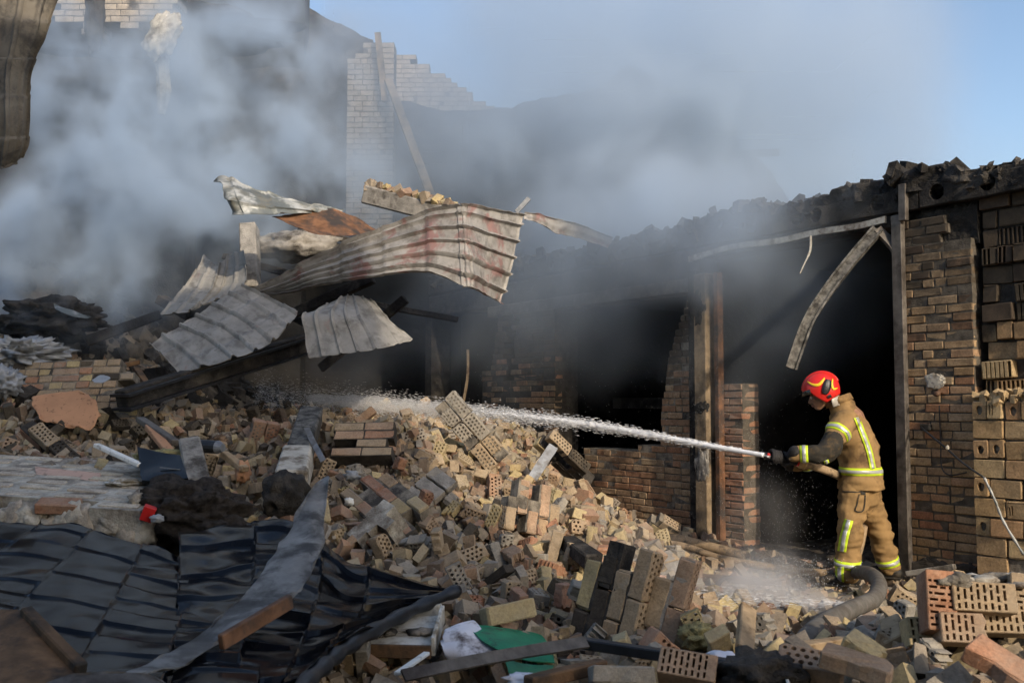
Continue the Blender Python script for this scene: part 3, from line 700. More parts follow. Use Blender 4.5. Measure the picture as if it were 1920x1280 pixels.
# ceramic block wall to the right, lower part proud of the pillar
cw = empty('block_wall', W(-1.2, 0), 'broken wall of large tan hollow ceramic blocks at the right of the pillar', 'wall')
def block_mesh(L, hole=None):
    """ceramic stone seen from the end or side; headers may have a round core broken open"""
    H, D = 0.138, 0.25 if L < 0.2 else 0.12
    a, b = L / 2, H / 2
    out = [(-a + 0.008, -b), (a - 0.008, -b), (a, -b + 0.008), (a, b - 0.008), (a - 0.008, b), (-a + 0.008, b), (-a, b - 0.008), (-a, -b + 0.008)]
    hs = []
    if hole == 'round': hs = [[(0.028 * math.cos(t) * rnd.uniform(0.8, 1.2), 0.036 * math.sin(t) * rnd.uniform(0.85, 1.2)) for t in [2 * math.pi * k / 11 for k in range(11)]][::-1]]
    if hole == 'slots': hs = [rect(-a + 0.02 + i * 0.021, -b + 0.03, -a + 0.031 + i * 0.021, b - 0.04 + rnd.uniform(-0.02, 0.01)) for i in range(2)]
    if hole == 'cells': hs = [rect(-a + 0.012 + i * 0.036, -b + 0.006, -a + 0.036 + i * 0.036, b - 0.006) for i in range(int((L - 0.02) / 0.036))]
    return prism('ceramic_block', out, hs, D, 0.005, 0.003)
BLK = {k: [block_mesh(0.25 if k[0] == 's' else 0.12, k[1]) for _ in range(2)] for k in (('s', None), ('h', None), ('h', 'round'), ('h', 'slots'), ('s', 'slots'), ('s', 'cells'), ('h', 'cells'))}
rb = random.Random(5)
def blocks(s_right, s_left, z0, rows, out, broken, mortar_rec, zmax=None):
    mb = MB(); fr = Matrix((-WT, Vector((0, 0, 1)), WN)).transposed()
    for k in range(rows):
        z = z0 + k * 0.152 + 0.069; hd = k % 2 == 1
        x = s_left - (rb.uniform(0.0, 0.05) if broken else 0.0)
        while x > s_right:
            t = 'h' if hd else 's'
            if rb.random() < 0.2: t = 'h' if t == 's' else 's'
            L = 0.12 if t == 'h' else 0.25
            q = rb.random()
            if broken: h = 'cells' if q < 0.45 else ('slots' if q < 0.55 else None)
            else: h = ('round' if q < 0.6 else ('slots' if q < 0.72 else None)) if t == 'h' else ('slots' if q < 0.2 else None)
            D = 0.25 if t == 'h' else 0.12
            dy = rb.uniform(-0.07, 0.01) if broken else rb.uniform(-0.02, 0.006)
            if not (rb.random() < (0.08 if broken else 0.02)):
                me = rb.choice(BLK[(t, h)])
                rt = fr @ Euler((rb.gauss(0, 0.03), rb.gauss(0, 0.035), rb.gauss(0, 0.022))).to_matrix()
                place(me, 'ceramic_block', Matrix.LocRotScale(W(x - L / 2, z, out + dy - D / 2), rt.to_quaternion(), None), 'block', cw)
            mb.box(W(x - L / 2, z, out - (0.2 if broken else 0.16)), (L + 0.014, 0.25, 0.152), fr @ Matrix.Rotation(R(90), 3, 'X'), 0.002)
            x -= L + 0.012
    return mb
blocks(-1.75, -0.69, 0.10, 10, 0.10, False, 0.02).build('mortar', 'mortar', cw)
blocks(-1.75, -0.70, 1.64, 12, -0.02, True, 0.03).build('mortar', 'mortar_dark', cw)
mb = MB()
for k in range(110):
    s = rnd.uniform(-1.6, -0.7); sz = rnd.uniform(0.015, 0.06)
    mb.box(W(s, 1.62 + rnd.uniform(0, 0.05), rnd.uniform(-0.04, 0.09)), (sz * 1.6, sz, sz * 0.8), Euler((rnd.uniform(0, 6), rnd.uniform(0, 6), 1)).to_matrix(), sz * 0.2)
tag(mb.build('ledge_rubble', 'block', cw), kind='stuff')
# cable on the pillar
cb = empty('electric_cable', W(-0.25, 1.5), 'scorched black and white cable drooping from the brick pillar across the block wall', 'cable')
def onw(px, py, o): return W(S(px), WZ(px, py), o)
c1 = spline([onw(1728, 800, 0.03), onw(1745, 808, 0.09), onw(1790, 838, 0.16), onw(1830, 868, 0.2), onw(1866, 893, 0.2)], 20)
c2 = spline([onw(1866, 893, 0.2), onw(1885, 935, 0.2), onw(1900, 975, 0.2), onw(1935, 1035, 0.2)], 20)
MB().tube(c1, 0.009, 6).build('cable', 'black_metal', cb, smooth=True)
MB().tube(c2, [0.011 + 0.003 * math.sin(i * 2.1) for i in range(20)], 6).build('peeled_cable', 'sheet_white', cb, smooth=True)
lump('clip', onw(1795, 838, 0.17), (0.016, 0.014, 0.02), 'plaster', cb, seed=2, sub=2)
MB().box(onw(1737, 800, 0.02), (0.09, 0.05, 0.06), axes(-WT, (0, 0.1, 1)), 0.006).build('junction_box', 'char', cb, bevel=0.008)
MB().tube(spline([onw(1762, 760, 0.02), onw(1763, 830, 0.02), onw(1765, 875, 0.03), onw(1780, 890, 0.03), onw(1810, 885, 0.02)], 20), 0.006, 5).build('thin_wire', 'black_metal', cb)
lump('hook', onw(1762, 738, 0.05), (0.03, 0.04, 0.025), 'rust', cb, seed=6, sub=2)
MB().tube(spline([P(877, 655, 13.3), P(877, 700, 13.3), P(872, 735, 13.3), P(868, 755, 13.3)], 10), 0.02, 5).build('hanging_wire', 'wood', None)
bpy.data.objects['hanging_wire'].name = 'loose_wire'
tag(bpy.data.objects['loose_wire'], 'thin pale wire hanging down in the dark opening left of the blackened pillar', 'wire')
# ------------------------------------------------------------------ ruined wing and roofs behind (in the smoke)
def poly_in(poly, x, y):
    c = False; n = len(poly)
    for i in range(n):
        x1, y1 = poly[i]; x2, y2 = poly[i - 1]
        if (y1 > y) != (y2 > y) and x < (x2 - x1) * (y - y1) / (y2 - y1) + x1: c = not c
    return c
def facing(px0, py0, d, w_px, h_px):
    """frame of an upright wall square to the view at depth d, and its size in metres"""
    a = P(px0, py0, d); b = P(px0 + w_px, py0, d); c = P(px0, py0 - h_px, d)
    return frame_of(a, (1, 0, 0), (0, 0, 1)), (b - a).length, c.z - a.z
def keep_poly(fr, poly):
    def k(x, z):
        q = to_px(fr @ Vector((x, 0, z))); return poly_in(poly, *q)
    return k
gw = empty('gable_wall', P(750, 420, 17.5), 'pale brick gable with broken stepped edge and corner pier fading in smoke', 'wall')
fr, w, h = facing(648, 440, 15.9, 88, 362)
masonry(gw, fr, w, h, 0.38, lambda x, z: not (z > h - 0.3 and x < (z - h + 0.3) * 1.2), 'gable', 'mortar_mid', seed=31, flush=True, lens='ssh', part='pier_mortar', course=0.088)
fr, w, h = facing(730, 215, 18.2, 220, 140)
gpoly = [(728, 84), (760, 102), (790, 122), (812, 142), (832, 140), (862, 160), (900, 186), (942, 211), (880, 213), (800, 216), (760, 200), (728, 190)]
masonry(gw, fr, w, h, 0.3, keep_poly(fr, gpoly), 'gable', 'mortar_mid', seed=32, lens='ss', part='gable_mortar', course=0.088, back=False)
pk = MB().bar(P(708, 62, 15.75), P(722, 190, 15.7), 0.10, 0.05, Vector((0, -1, 0))).build('pole', 'post_wood', gw)
pk.name = 'corner_board'
dp = MB().bar(P(728, 150, 15.7), P(812, 378, 14.6), 0.13, 0.05, Vector((0.4, -1, 0))).build('leaning_plank', 'post_wood')
tag(dp, 'long grey plank leaning down from the pale brick gable pier', 'plank')
rw = empty('ruined_wing', P(300, 700, 15.5), 'tall gutted wing with dark roof slope and burnt interior behind the smoke', 'building')
sheet('roof_slope', [[(330, -60, 18), (520, -10, 17.8), (610, 38, 17.6), (700, 80, 17.4)], [(330, 200, 16.8), (450, 190, 16.6), (560, 190, 16.5), (655, 200, 16.5)], [(330, 420, 16), (450, 410, 16), (560, 420, 16), (650, 430, 16)]], 'char', 40, 30, thick=0.12, parent=rw, crumple=0.04)
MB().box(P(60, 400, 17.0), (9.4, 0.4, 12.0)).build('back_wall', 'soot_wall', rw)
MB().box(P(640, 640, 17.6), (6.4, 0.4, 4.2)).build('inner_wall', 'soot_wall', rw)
MB().box(P(330, 300, 15.2), (0.5, 0.5, 9)).build('column', 'char', rw)
rough = lump('burnt_ceiling', P(230, 60, 15.2), (2.6, 1.0, 0.25), 'char', rw, seed=5, amp=0.3)
hw = empty('hanging_wall', P(200, 45, 13.6), 'remnant of pale brick wall hanging above the smoke with a torn lower edge', 'wall')
fr, w, h = facing(90, 75, 13.6, 235, 170)
hpoly = [(90, -120), (330, -120), (325, 22), (300, 48), (268, 40), (238, 52), (195, 40), (165, 66), (140, 34), (112, 42), (90, 20)]
masonry(hw, fr, w, h, 0.38, keep_poly(fr, hpoly), 'gable', 'mortar_mid', seed=33, lens='ss', course=0.088)
lump('torn_plaster', P(305, 66, 13.0), (0.20, 0.14, 0.33), 'plaster', hw, seed=3, amp=0.35, rot=Euler((0, R(28), 0)).to_matrix())
lump('torn_plaster', P(178, 30, 13.2), (0.12, 0.12, 0.5), 'char', hw, seed=13, amp=0.3)
MB().tube([P(303, 90, 13.2), P(305, 130, 13.25), P(308, 170, 13.3), P(303, 215, 13.3)], [0.13, 0.09, 0.1, 0.05], 7).build('wall_stub', 'plaster', hw)
cr = empty('collapsed_roof', P(1100, 450, 16), 'sagging dark collapsed roof behind the burnt front, half hidden by smoke', 'roof')
sheet('roof_deck', [[(690, 170, 18), (790, 206, 18), (860, 214, 18), (940, 210, 18), (1000, 194, 18), (1100, 179, 18), (1140, 160, 18), (1180, 134, 18), (1215, 150, 18), (1300, 196, 18), (1370, 235, 18)],
                    [(690, 300, 17), (800, 310, 17), (870, 300, 17), (940, 310, 17), (1010, 300, 17), (1100, 290, 17), (1150, 290, 17), (1200, 290, 17), (1260, 300, 17), (1330, 310, 17), (1400, 330, 17)],
                    [(690, 480, 16.2), (810, 480, 15.6), (880, 480, 15.5), (950, 480, 15.5), (1020, 470, 15.5), (1100, 470, 15.5), (1160, 470, 15.5), (1220, 470, 15.5), (1290, 470, 15.5), (1370, 470, 15.5), (1480, 470, 15.5)]],
      'char', 80, 40, thick=0.15, parent=cr, crumple=0.05, rag=0.06)
sheet('torn_panel', [[(1395, 285, 15.6), (1420, 300, 15.6), (1445, 325, 15.6)], [(1400, 380, 15.4), (1440, 385, 15.4), (1485, 388, 15.4)]], 'char', 20, 16, thick=0.05, parent=cr)
MB().bar(P(1370, 290, 15.6), P(1460, 286, 15.6), 0.1, 0.1).build('rafter_end', 'char', cr)
MB().bar(P(968, 398, 11.2), P(992, 372, 11.2), 0.05, 0.05).build('loose_batten', 'steel_grey', cr)

# ------------------------------------------------------------------ torn roof sheets
sh = sheet('roof_sheet', [
    [(478, 548, 10.9), (560, 506, 10.7), (640, 464, 10.5), (720, 432, 10.4), (800, 402, 10.2), (858, 387, 10.05), (866, 386, 10.03), (876, 386, 10.05), (920, 393, 10.3), (978, 402, 10.7)],
    [(490, 552, 10.8), (565, 524, 10.5), (640, 498, 10.3), (720, 474, 10.1), (800, 455, 9.95), (862, 452, 9.85), (871, 452, 9.83), (880, 455, 9.86), (915, 468, 10.2), (962, 482, 10.6)],
    [(505, 556, 10.7), (572, 545, 10.4), (640, 530, 10.1), (722, 520, 9.9), (798, 513, 9.75), (866, 538, 9.65), (876, 541, 9.63), (884, 545, 9.66), (908, 556, 10.0), (936, 568, 10.45)]],
    'sheet', 150, 72, ribs=6, rib_h=0.045, rib_axis='v', steps=9, step_h=0.016, rib_w=0.22, crumple=0.02, seed=3)
tag(sh, 'long red-stained pale ribbed roof sheet folded over a ridge in the smoke', 'roof sheet')
sh = sheet('roof_sheet', [[(982, 400, 10.7), (1010, 402, 10.8), (1040, 410, 11), (1090, 422, 11.3), (1150, 446, 11.6)], [(984, 412, 10.65), (1012, 420, 10.8), (1038, 436, 11), (1080, 446, 11.3), (1140, 464, 11.6)]],
           'sheet', 40, 10, ribs=2, rib_axis='v', seed=5)
tag(sh, 'narrow pinkish strip of roof sheet trailing right into the smoke from the folded ridge', 'roof sheet')
sh = sheet('roof_sheet', [[(283, 650, 9.8), (340, 612, 10.0), (400, 573, 10.2), (456, 539, 10.4)], [(313, 677, 9.6), (395, 636, 9.7), (460, 601, 9.9), (515, 566, 10.2)], [(338, 702, 9.45), (440, 673, 9.35), (512, 642, 9.6), (558, 592, 10.0)]],
           'sheet2', 110, 60, ribs=6, rib_h=0.035, steps=3, step_h=0.014, seed=7, rib_w=0.26, crumple=0.02)
tag(sh, 'broad grey ribbed roof sheet tilted over the dark cavity beside the tilted brick slab', 'roof sheet')
sh = sheet('roof_sheet', [[(590, 586, 9.9), (640, 558, 10.25), (662, 554, 10.3), (694, 562, 10.3)], [(568, 592, 9.7), (622, 587, 9.72), (672, 590, 9.78), (738, 612, 9.95)], [(572, 630, 9.6), (630, 627, 9.6), (690, 622, 9.65), (758, 626, 9.9)], [(578, 672, 9.5), (640, 664, 9.5), (704, 655, 9.55), (773, 638, 9.85)]],
           'sheet2', 80, 50, ribs=6, rib_h=0.022, seed=9, rib_w=0.22, crumple=0.015)
tag(sh, 'small pale roof sheet hanging folded in the dark under the long red-stained sheet', 'roof sheet')
cs = empty('curled_sheet', P(560, 400, 10.8), 'peeling white and black roof sheet curled up with a brown underside', 'roof sheet')
sheet('top_face', [[(406, 343, 10.9), (422, 333, 10.75), (470, 356, 10.7), (530, 374, 10.8), (600, 389, 11), (642, 397, 11.1)], [(418, 352, 10.5), (432, 362, 10.45), (480, 378, 10.5), (535, 386, 10.65), (600, 392, 10.9), (642, 399, 11.05)], [(440, 400, 10.5), (450, 403, 10.4), (495, 404, 10.45), (545, 402, 10.65), (600, 397, 10.95), (642, 400, 11.1)]],
      'sheet_white', 80, 26, ribs=3, rib_axis='v', rib_h=0.02, steps=4, step_h=0.02, parent=cs, seed=2)
sheet('underside', [[(510, 405, 10.55), (560, 398, 10.8), (622, 393, 11), (660, 408, 11.1), (706, 431, 11.2)], [(545, 420, 10.5), (585, 425, 10.65), (640, 424, 10.8), (675, 432, 11), (708, 436, 11.1)], [(562, 428, 10.4), (602, 443, 10.45), (650, 441, 10.65), (680, 444, 10.9), (704, 448, 11)]],
      'rust', 50, 24, parent=cs, seed=4, crumple=0.03)
sh = sheet('roof_sheet', [[(386, 482, 11.7), (408, 497, 11.5), (432, 480, 11.6), (462, 470, 11.4)], [(348, 540, 11.3), (388, 548, 11.15), (422, 540, 11.25), (465, 530, 11.1)], [(302, 592, 11), (350, 588, 10.8), (385, 572, 10.9), (440, 556, 10.9)]],
           'sheet2', 80, 50, ribs=5, rib_h=0.025, steps=4, step_h=0.02, seed=11)
tag(sh, 'crumpled zigzag roof sheet half lost in smoke behind the broad grey sheet', 'roof sheet')
hs = sheet('roof_sheet', [[(-90, -80, 8.2), (-20, -70, 8.0), (50, -60, 7.9), (125, -40, 8.0)], [(-90, 60, 8.2), (-30, 60, 7.95), (30, 62, 7.85), (84, 62, 8.0)], [(-90, 140, 8.2), (-30, 140, 7.95), (15, 142, 7.85), (52, 140, 8.0)], [(-90, 240, 8.2), (-30, 240, 7.95), (15, 240, 7.85), (50, 240, 8.0)], [(-90, 325, 8.25), (-35, 318, 8.05), (5, 314, 7.95), (42, 296, 8.05)]],
           'sheet_soot', 90, 90, ribs=6, rib_h=0.03, steps=5, step_h=0.018, seed=13, rib_w=0.35, crumple=0.02)
tag(hs, 'sooty ribbed roof sheet hanging straight down from the torn eave', 'roof sheet')
# concrete remains behind the sheets
cbm = empty('concrete_beam', P(760, 385, 12), 'fallen concrete beam with rubble on top behind the long red-stained sheet', 'beam')
MB().bar(P(690, 366, 12.2), P(850, 408, 11.6), 0.25, 0.22, jit=0.02).build('beam', 'concrete', cbm, bevel=0.02)
mb = MB()
for k in range(90):
    t = rnd.random(); c = P(690, 350, 12.2).lerp(P(850, 388, 11.6), t); sz = rnd.uniform(0.03, 0.1)
    mb.box(c + Vector((0, rnd.uniform(-0.12, 0.1), rnd.uniform(-0.03, 0.03))), (sz * 1.5, sz, sz), Euler((rnd.uniform(0, 6), rnd.uniform(0, 6), 1)).to_matrix(), sz * 0.2)
tag(mb.build('beam_rubble', 'chips', cbm), kind='stuff')
o = MB().bar(P(472, 545, 11.6), P(468, 425, 12.0), 0.2, 0.2, Vector((0, 1, 0)), 0.01).build('concrete_post', 'concrete', bevel=0.012)
tag(o, 'upright pale concrete post behind the crumpled zigzag sheet', 'post')
lump('mortar_lump', P(560, 462, 12.2), (0.55, 0.3, 0.18), 'concrete', seed=6, amp=0.4)
tag(bpy.data.objects['mortar_lump'], 'broken concrete mass under the curled brown sheet', 'concrete')
sb = empty('steel_beam', P(300, 730, 9.0), 'charred black steel beam slanting up out of the rubble under the grey sheet', 'beam')
MB().bar(P(228, 752, 8.8), P(600, 635, 11.2), 0.16, 0.2).build('web', 'char', sb, bevel=0.012)
MB().bar(P(224, 742, 8.75), P(600, 624, 11.2), 0.24, 0.025).build('top_flange', 'black_metal', sb)
MB().bar(P(228, 768, 8.75), P(600, 652, 11.2), 0.24, 0.025).build('bottom_flange', 'black_metal', sb)

# ------------------------------------------------------------------ fallen masonry
def slab_px(thing, c0, cu, cv, thick, keep, mat, mortar, **k):
    o, u, v = P(*c0), P(*cu) - P(*c0), P(*cv) - P(*c0)
    masonry(thing, frame_of(o, u, v), u.length, v.length, thick, keep, mat, mortar, **k)
t = empty('brick_slab', P(150, 800, 9), 'tilted fallen brick wall slab with orange board lying on it', 'wall slab')
slab_px(t, (-10, 815, 9.0), (262, 806, 8.9), (-30, 650, 9.45), 0.14,
        lambda x, z: 0.05 * noise.noise(Vector((x * 5, z * 5, 0))) + x < 1.33 - z * 0.42 and z < 0.74 + 0.06 * noise.noise(Vector((x * 4, 0, 2))) , 'tan', 'mortar', seed=41, lens='hhs', matf=lambda x, z, r: r.choice(['tan', 'orange', 'tan', 'yellow', 'pink', 'sooty' if z > 0.5 else 'tan']), depth_jit=0.006)
o = empty('brick_slab', P(100, 960, 6.4), 'large pale mortar-covered brick wall slab lying flat above the dark roof', 'wall slab')
slab_px(o, (-190, 925, 6.25), (262, 952, 6.15), (-160, 850, 7.15), 0.30,
        lambda x, z: x < 1.52 - 0.10 * z + 0.06 * noise.noise(Vector((z * 5, 0, 2))) and z > 0.03 + 0.05 * noise.noise(Vector((x * 5, 3, 2))), 'pale', 'mortar_pale', seed=43, lens='s', course=0.13, depth_jit=0.006, part='mortar', gap=0.07)
for k in range(17):
    px = -120 + k * 24; q = P(px + rnd.uniform(-8, 8), 955 + k * 2.2 + rnd.uniform(-6, 14), 6.2)
    lump('mortar_break', q, (0.08, 0.06, rnd.uniform(0.07, 0.14)), 'mortar_pale' if k % 3 else 'pale', o, seed=k, amp=0.45, sub=3)
place(WB[('s', 0)], 'brick', Matrix.LocRotScale(P(110, 948, 6.2), axes((1, 0.1, -0.05), (0, -0.3, 1)).to_quaternion(), None), 'orange', o)
for k, (a, b) in enumerate(((258, 962), (248, 985), (232, 1000), (262, 940))):
    lump('mortar_break', P(a, b, 6.3), (0.07, 0.1, 0.07), 'mortar_pale', o, seed=30 + k, amp=0.4, sub=3)

def brick_chunk(label, c, xdir, zdir, nl, nw, nc, mats, mortar='mortar', seed=0, miss=0.12, meshes=None, h=0.088, name='brick_chunk'):
    """bricks still mortared together: x along the bricks, z across the beds"""
    r = random.Random(seed); rot = axes(xdir, zdir); c = Vector(c)
    th = empty(name, c, label, 'brick chunk'); mb = MB()
    for k in range(nc):
        for j in range(nw):
            for i in range(nl):
                if r.random() < miss and (i in (0, nl - 1) or k in (0, nc - 1)): continue
                off = Vector(((i - (nl - 1) / 2) * 0.257 + (0.065 if k % 2 else -0.065) * (1 if nl > 1 else 0.4), (j - (nw - 1) / 2) * 0.13, (k - (nc - 1) / 2) * (h + 0.007)))
                me = r.choice(meshes or WHOLE[::2] + PARTB[3:4])
                rt = rot @ Euler((r.gauss(0, 0.012), r.gauss(0, 0.012), r.gauss(0, 0.015) + (math.pi if r.random() < 0.5 else 0))).to_matrix()
                place(me, 'brick', Matrix.LocRotScale(c + rot @ off, rt.to_quaternion(), None), r.choice(mats), th)
                mb.box(c + rot @ off, (0.235, 0.108, h - 0.02), rot, 0.003)
                if k < nc - 1: mb.box(c + rot @ (off + Vector((0, 0, (h + 0.007) / 2))), (0.236, 0.11, 0.022), rot, 0.003)
    mb.build('mortar', mortar, th)
    return th
SPI = ['tan', 'tan', 'orange', 'yellow', 'pink', 'grey']
t = empty('brick_chunk', P(668, 850, 8.4), 'piece of brick wall, three courses high, on top of the brick pile', 'brick chunk')
slab_px(t, (622, 852, 8.35), (722, 850, 8.3), (628, 790, 8.6), 0.14, lambda x, z: True, 'tan', 'mortar_dark', seed=45, lens='ssh', matf=lambda x, z, r: r.choice(['tan', 'orange', 'pink']), course=0.092)
t = empty('brick_chunk', P(700, 960, 7.3), 'orange and yellow brick wall piece lying diagonal with courses running down the pile', 'brick chunk')
slab_px(t, (640, 925, 7.5), (735, 1010, 6.9), (715, 868, 7.7), 0.14, lambda x, z: not (x < 0.12 and z > 0.35), 'tan', 'mortar', seed=47, lens='ssq', matf=lambda x, z, r: r.choice(['tan', 'orange', 'yellow', 'pink', 'orange']), course=0.095, depth_jit=0.02, mis=0.3)
t = empty('brick_chunk', P(690, 1000, 6.9), 'mixed red and grey wall piece standing on edge above the dark roof corner', 'brick chunk')
slab_px(t, (655, 1000, 6.8), (700, 1030, 6.6), (690, 930, 7.0), 0.25, lambda x, z: True, 'tan', 'mortar_pale', seed=48, lens='hs', matf=lambda x, z, r: r.choice(['orange', 'tan', 'yellow', 'grey']), course=0.085, depth_jit=0.02, mis=0.3)
brick_chunk('upright stack of perforated bricks stuck together, holes facing sideways, amid the pile', P(990, 985, 7.45), (0.12, 0.25, 1), (-0.85, -0.5, 0.15), 2, 1, 5, ['tan', 'tan', 'pink', 'grey'], seed=4)
brick_chunk('fire-blackened upright chunk of perforated bricks behind the black bar', P(1150, 1135, 5.1), (0.28, 0.1, 1), (0.74, -0.64, -0.15), 2, 1, 4, ['sooty', 'tan', 'sooty', 'yellow', 'tan', 'sooty'], 'mortar_dark', seed=6, miss=0.05)
brick_chunk('mortar-caked brick chunk beside the fire-blackened one', P(1248, 1160, 5.0), (0.3, 0.1, 1), (0.9, -0.4, 0), 2, 1, 2, ['grey', 'tan', 'grey', 'pink'], 'concrete', seed=8)
t = brick_chunk('long grey mortar-faced brick piece leaning down the back of the pile', P(893, 818, 9.0), (0.62, -0.12, -0.72), (-0.5, -0.75, 0.45), 3, 2, 1, ['grey', 'grey', 'tan'], 'mortar', seed=10, miss=0)
brick_chunk('grey slab of two mortar-covered bricks on the pile', P(810, 922, 7.9), (0.7, -0.5, -0.45), (-0.2, -0.6, 0.75), 1, 3, 1, ['grey'], 'concrete', seed=12, miss=0, meshes=SOLID)
brick_chunk('pair of long orange-lit bricks leaning on the window wall', P(1096, 937, 9.3), (0.5, -0.35, -0.75), (-0.3, -0.9, 0.35), 1, 2, 1, ['tan', 'pink'], 'mortar', seed=14, miss=0, meshes=SOLID, h=0.07)
brick_chunk('sooty yellow brick chunk with a grey plate leaning on it', P(1062, 862, 9.4), (0.6, 0.2, -0.6), (0.2, -0.8, 0.6), 2, 1, 3, ['sooty', 'yellow', 'sooty', 'tan'], 'mortar_dark', seed=16)
brick_chunk('broken brick chunk showing ribbed yellow ends below the doorway post', P(1243, 985, 9.8), (0.8, 0.1, -0.5), (0.3, -0.6, 0.7), 1, 1, 2, ['tan', 'yellow'], 'mortar', seed=18, miss=0, meshes=PARTB[3:])
brick_chunk('three mortared bricks standing on end at the left edge of the pile', P(490, 815, 9.2), (0.3, -0.2, 0.9), (0.5, -0.8, 0.2), 1, 2, 2, ['tan', 'orange'], 'mortar', seed=20, miss=0.05)
brick_chunk('row of red and tan bricks still joined, lying behind the pink board', P(165, 905, 7.0), (1, -0.1, -0.1), (0, -0.4, 0.9), 3, 1, 1, ['grey', 'tan', 'orange'], 'mortar', seed=22, miss=0)
brick_chunk('dark joined bricks sliding off below the orange board', P(95, 835, 7.9), (0.75, -0.3, -0.5), (0.2, -0.7, 0.6), 2, 1, 2, ['orange', 'tan', 'sooty'], 'mortar_dark', seed=24, miss=0)
brick_chunk('flat grey-tan slab of bricks on the rubble beside the fire hose', P(1235, 1063, 7.6), (0.8, 0.35, 0.12), (-0.1, -0.55, 0.8), 2, 2, 1, ['grey', 'grey', 'tan'], 'concrete', seed=26, miss=0, meshes=SOLID)
# big hollow blocks at the lower right, mortared
hb = empty('hollow_block_chunk', P(1830, 1160, 4.25), 'mortared chunk of slotted hollow blocks with holes facing out, on the rubble', 'block chunk')
rotb = axes((1, -0.12, -0.06), (-0.1, -0.92, 0.35))
def put_block(px, py, d, rz, mat, me=SLOT[0], parent=hb, sc=1.0, rot=None):
    rt = (rot or rotb) @ Euler((rnd.gauss(0, 0.03), rnd.gauss(0, 0.03), rz)).to_matrix()
    return place(me, 'block', Matrix.LocRotScale(P(px, py, d), rt.to_quaternion(), Vector((sc, sc, sc))), mat, parent)
put_block(1838, 1123, 4.25, 0.02, 'tan'); put_block(1756, 1130, 4.28, 1.55, 'orange'); put_block(1872, 1163, 4.3, 0.05, 'tan')
put_block(1815, 1181, 4.2, 0.03, 'pink', SLOT[1]); put_block(1752, 1186, 4.35, 0.1, 'yellow', SLOT[1]); put_block(1915, 1135, 4.35, 1.5, 'tan')
for k in range(26):
    lump('mortar_crumb', P(rnd.uniform(1740, 1915), 1092 + rnd.uniform(-10, 8), rnd.uniform(4.25, 4.6)), (rnd.uniform(0.03, 0.07), 0.05, rnd.uniform(0.012, 0.03)), 'mortar' if k % 2 else 'mortar_pale', hb, seed=k, amp=0.5, sub=2)
lump('mortar_bed', P(1830, 1140, 4.55), (0.22, 0.12, 0.13), 'mortar', hb, seed=3, amp=0.2)

# charred rafters and battens tangled under the torn sheets
rt_ = random.Random(8)
RAFT = [((520, 600, 11.2), (700, 520, 11.0)), ((600, 690, 11.4), (760, 560, 11.2)), ((480, 560, 11.6), (640, 640, 11.0)),  ((640, 560, 11.5), (860, 600, 11.7)),
        ((300, 560, 11.6), (440, 640, 10.6)), ((420, 480, 12.3), (560, 520, 12.0)), ((160, 640, 11.2), (300, 590, 11.6)), ((560, 430, 12.4), (740, 470, 11.9)), ((350, 700, 10.0), (470, 640, 10.6))]
WORD = ['under the small folded sheet', 'crossing upright below the long sheet', 'between the broad grey sheet and the beam', 'lying level behind the small folded sheet',
        'behind the broad grey sheet edge', 'under the curled white sheet', 'sticking out of the smoking slope', 'under the fallen concrete beam', 'lying on the black steel beam']
for (a, b_), wd_ in zip(RAFT, WORD):
    o = MB().bar(P(*a), P(*b_), rt_.uniform(0.07, 0.14), rt_.uniform(0.06, 0.12), jit=0.012).build('charred_rafter', 'char', bevel=0.008)
    tag(o, 'charred roof rafter ' + wd_, 'rafter', None, 'thing')
# ------------------------------------------------------------------ loose bricks on the mound
PILE = [(455, 800), (600, 775), (735, 735), (850, 745), (960, 800), (1060, 850), (1080, 930), (1180, 960), (1300, 1000), (1420, 1040), (1560, 1090), (1760, 1075), (1960, 1060), (1960, 1300), (560, 1300), (640, 1200), (850, 1110), (640, 1040), (600, 1000), (440, 1000), (420, 1010), (280, 1000), (240, 935), (-30, 860), (-30, 770), (60, 780), (300, 830)]
pr = random.Random(77)
BAR = [[(1440, 1040), (1760, 1040), (1740, 1150), (1440, 1150)], [(640, 1140), (840, 1140), (840, 1235), (640, 1235)], [(830, 1160), (1050, 1165), (1050, 1265), (830, 1265)], [(1440, 1150), (1640, 1120), (1560, 1200), (1510, 1280), (1440, 1280)], [(1230, 1075), (1480, 1075), (1480, 1150), (1230, 1150)]]
def barred(q, p): return any(poly_in(b_, *q) for b_ in BAR)
pts = []
def try_pt(x, y, dmin):
    for (a, b) in pts:
        if (a - x) ** 2 + (b - y) ** 2 < dmin * dmin: return False
    pts.append((x, y)); return True
cand = []
for k in range(11000):
    x = pr.uniform(-5.2, 4.6); y = pr.uniform(3.2, 11.5)
    hp_, hn_ = drop(x, y)
    q = to_px(hp_)
    if not poly_in(PILE, *q) or barred(q, hp_): continue
    sparse = 1.0
    if q[0] > 1180 and q[1] > 1000 and q[1] < 1130: sparse = 1.7
    if q[0] > 1250 and q[1] >= 1130: sparse = 1.35
    if q[0] < 600: sparse = 1.4
    if try_pt(x, y, 0.148 * sparse): cand.append((hp_, hn_, q))
cand.sort(key=lambda c: c[0].y)
CNAME = {'tan': 'tan', 'orange': 'red-orange', 'yellow': 'yellow', 'grey': 'grey mortar-smeared', 'pink': 'pinkish', 'sooty': 'soot-black'}
def zone(q, p):
    if q[0] > 1250: return 'near the leaking hose' if p.y > 5.6 else 'by the slotted hollow blocks'
    if q[0] < 600: return 'between the two fallen slabs'
    if p.y < 5.6: return 'around the green folder'
    if p.y < 7: return 'low on the brick pile'
    return 'high on the brick pile'
rest = []
nt = 0
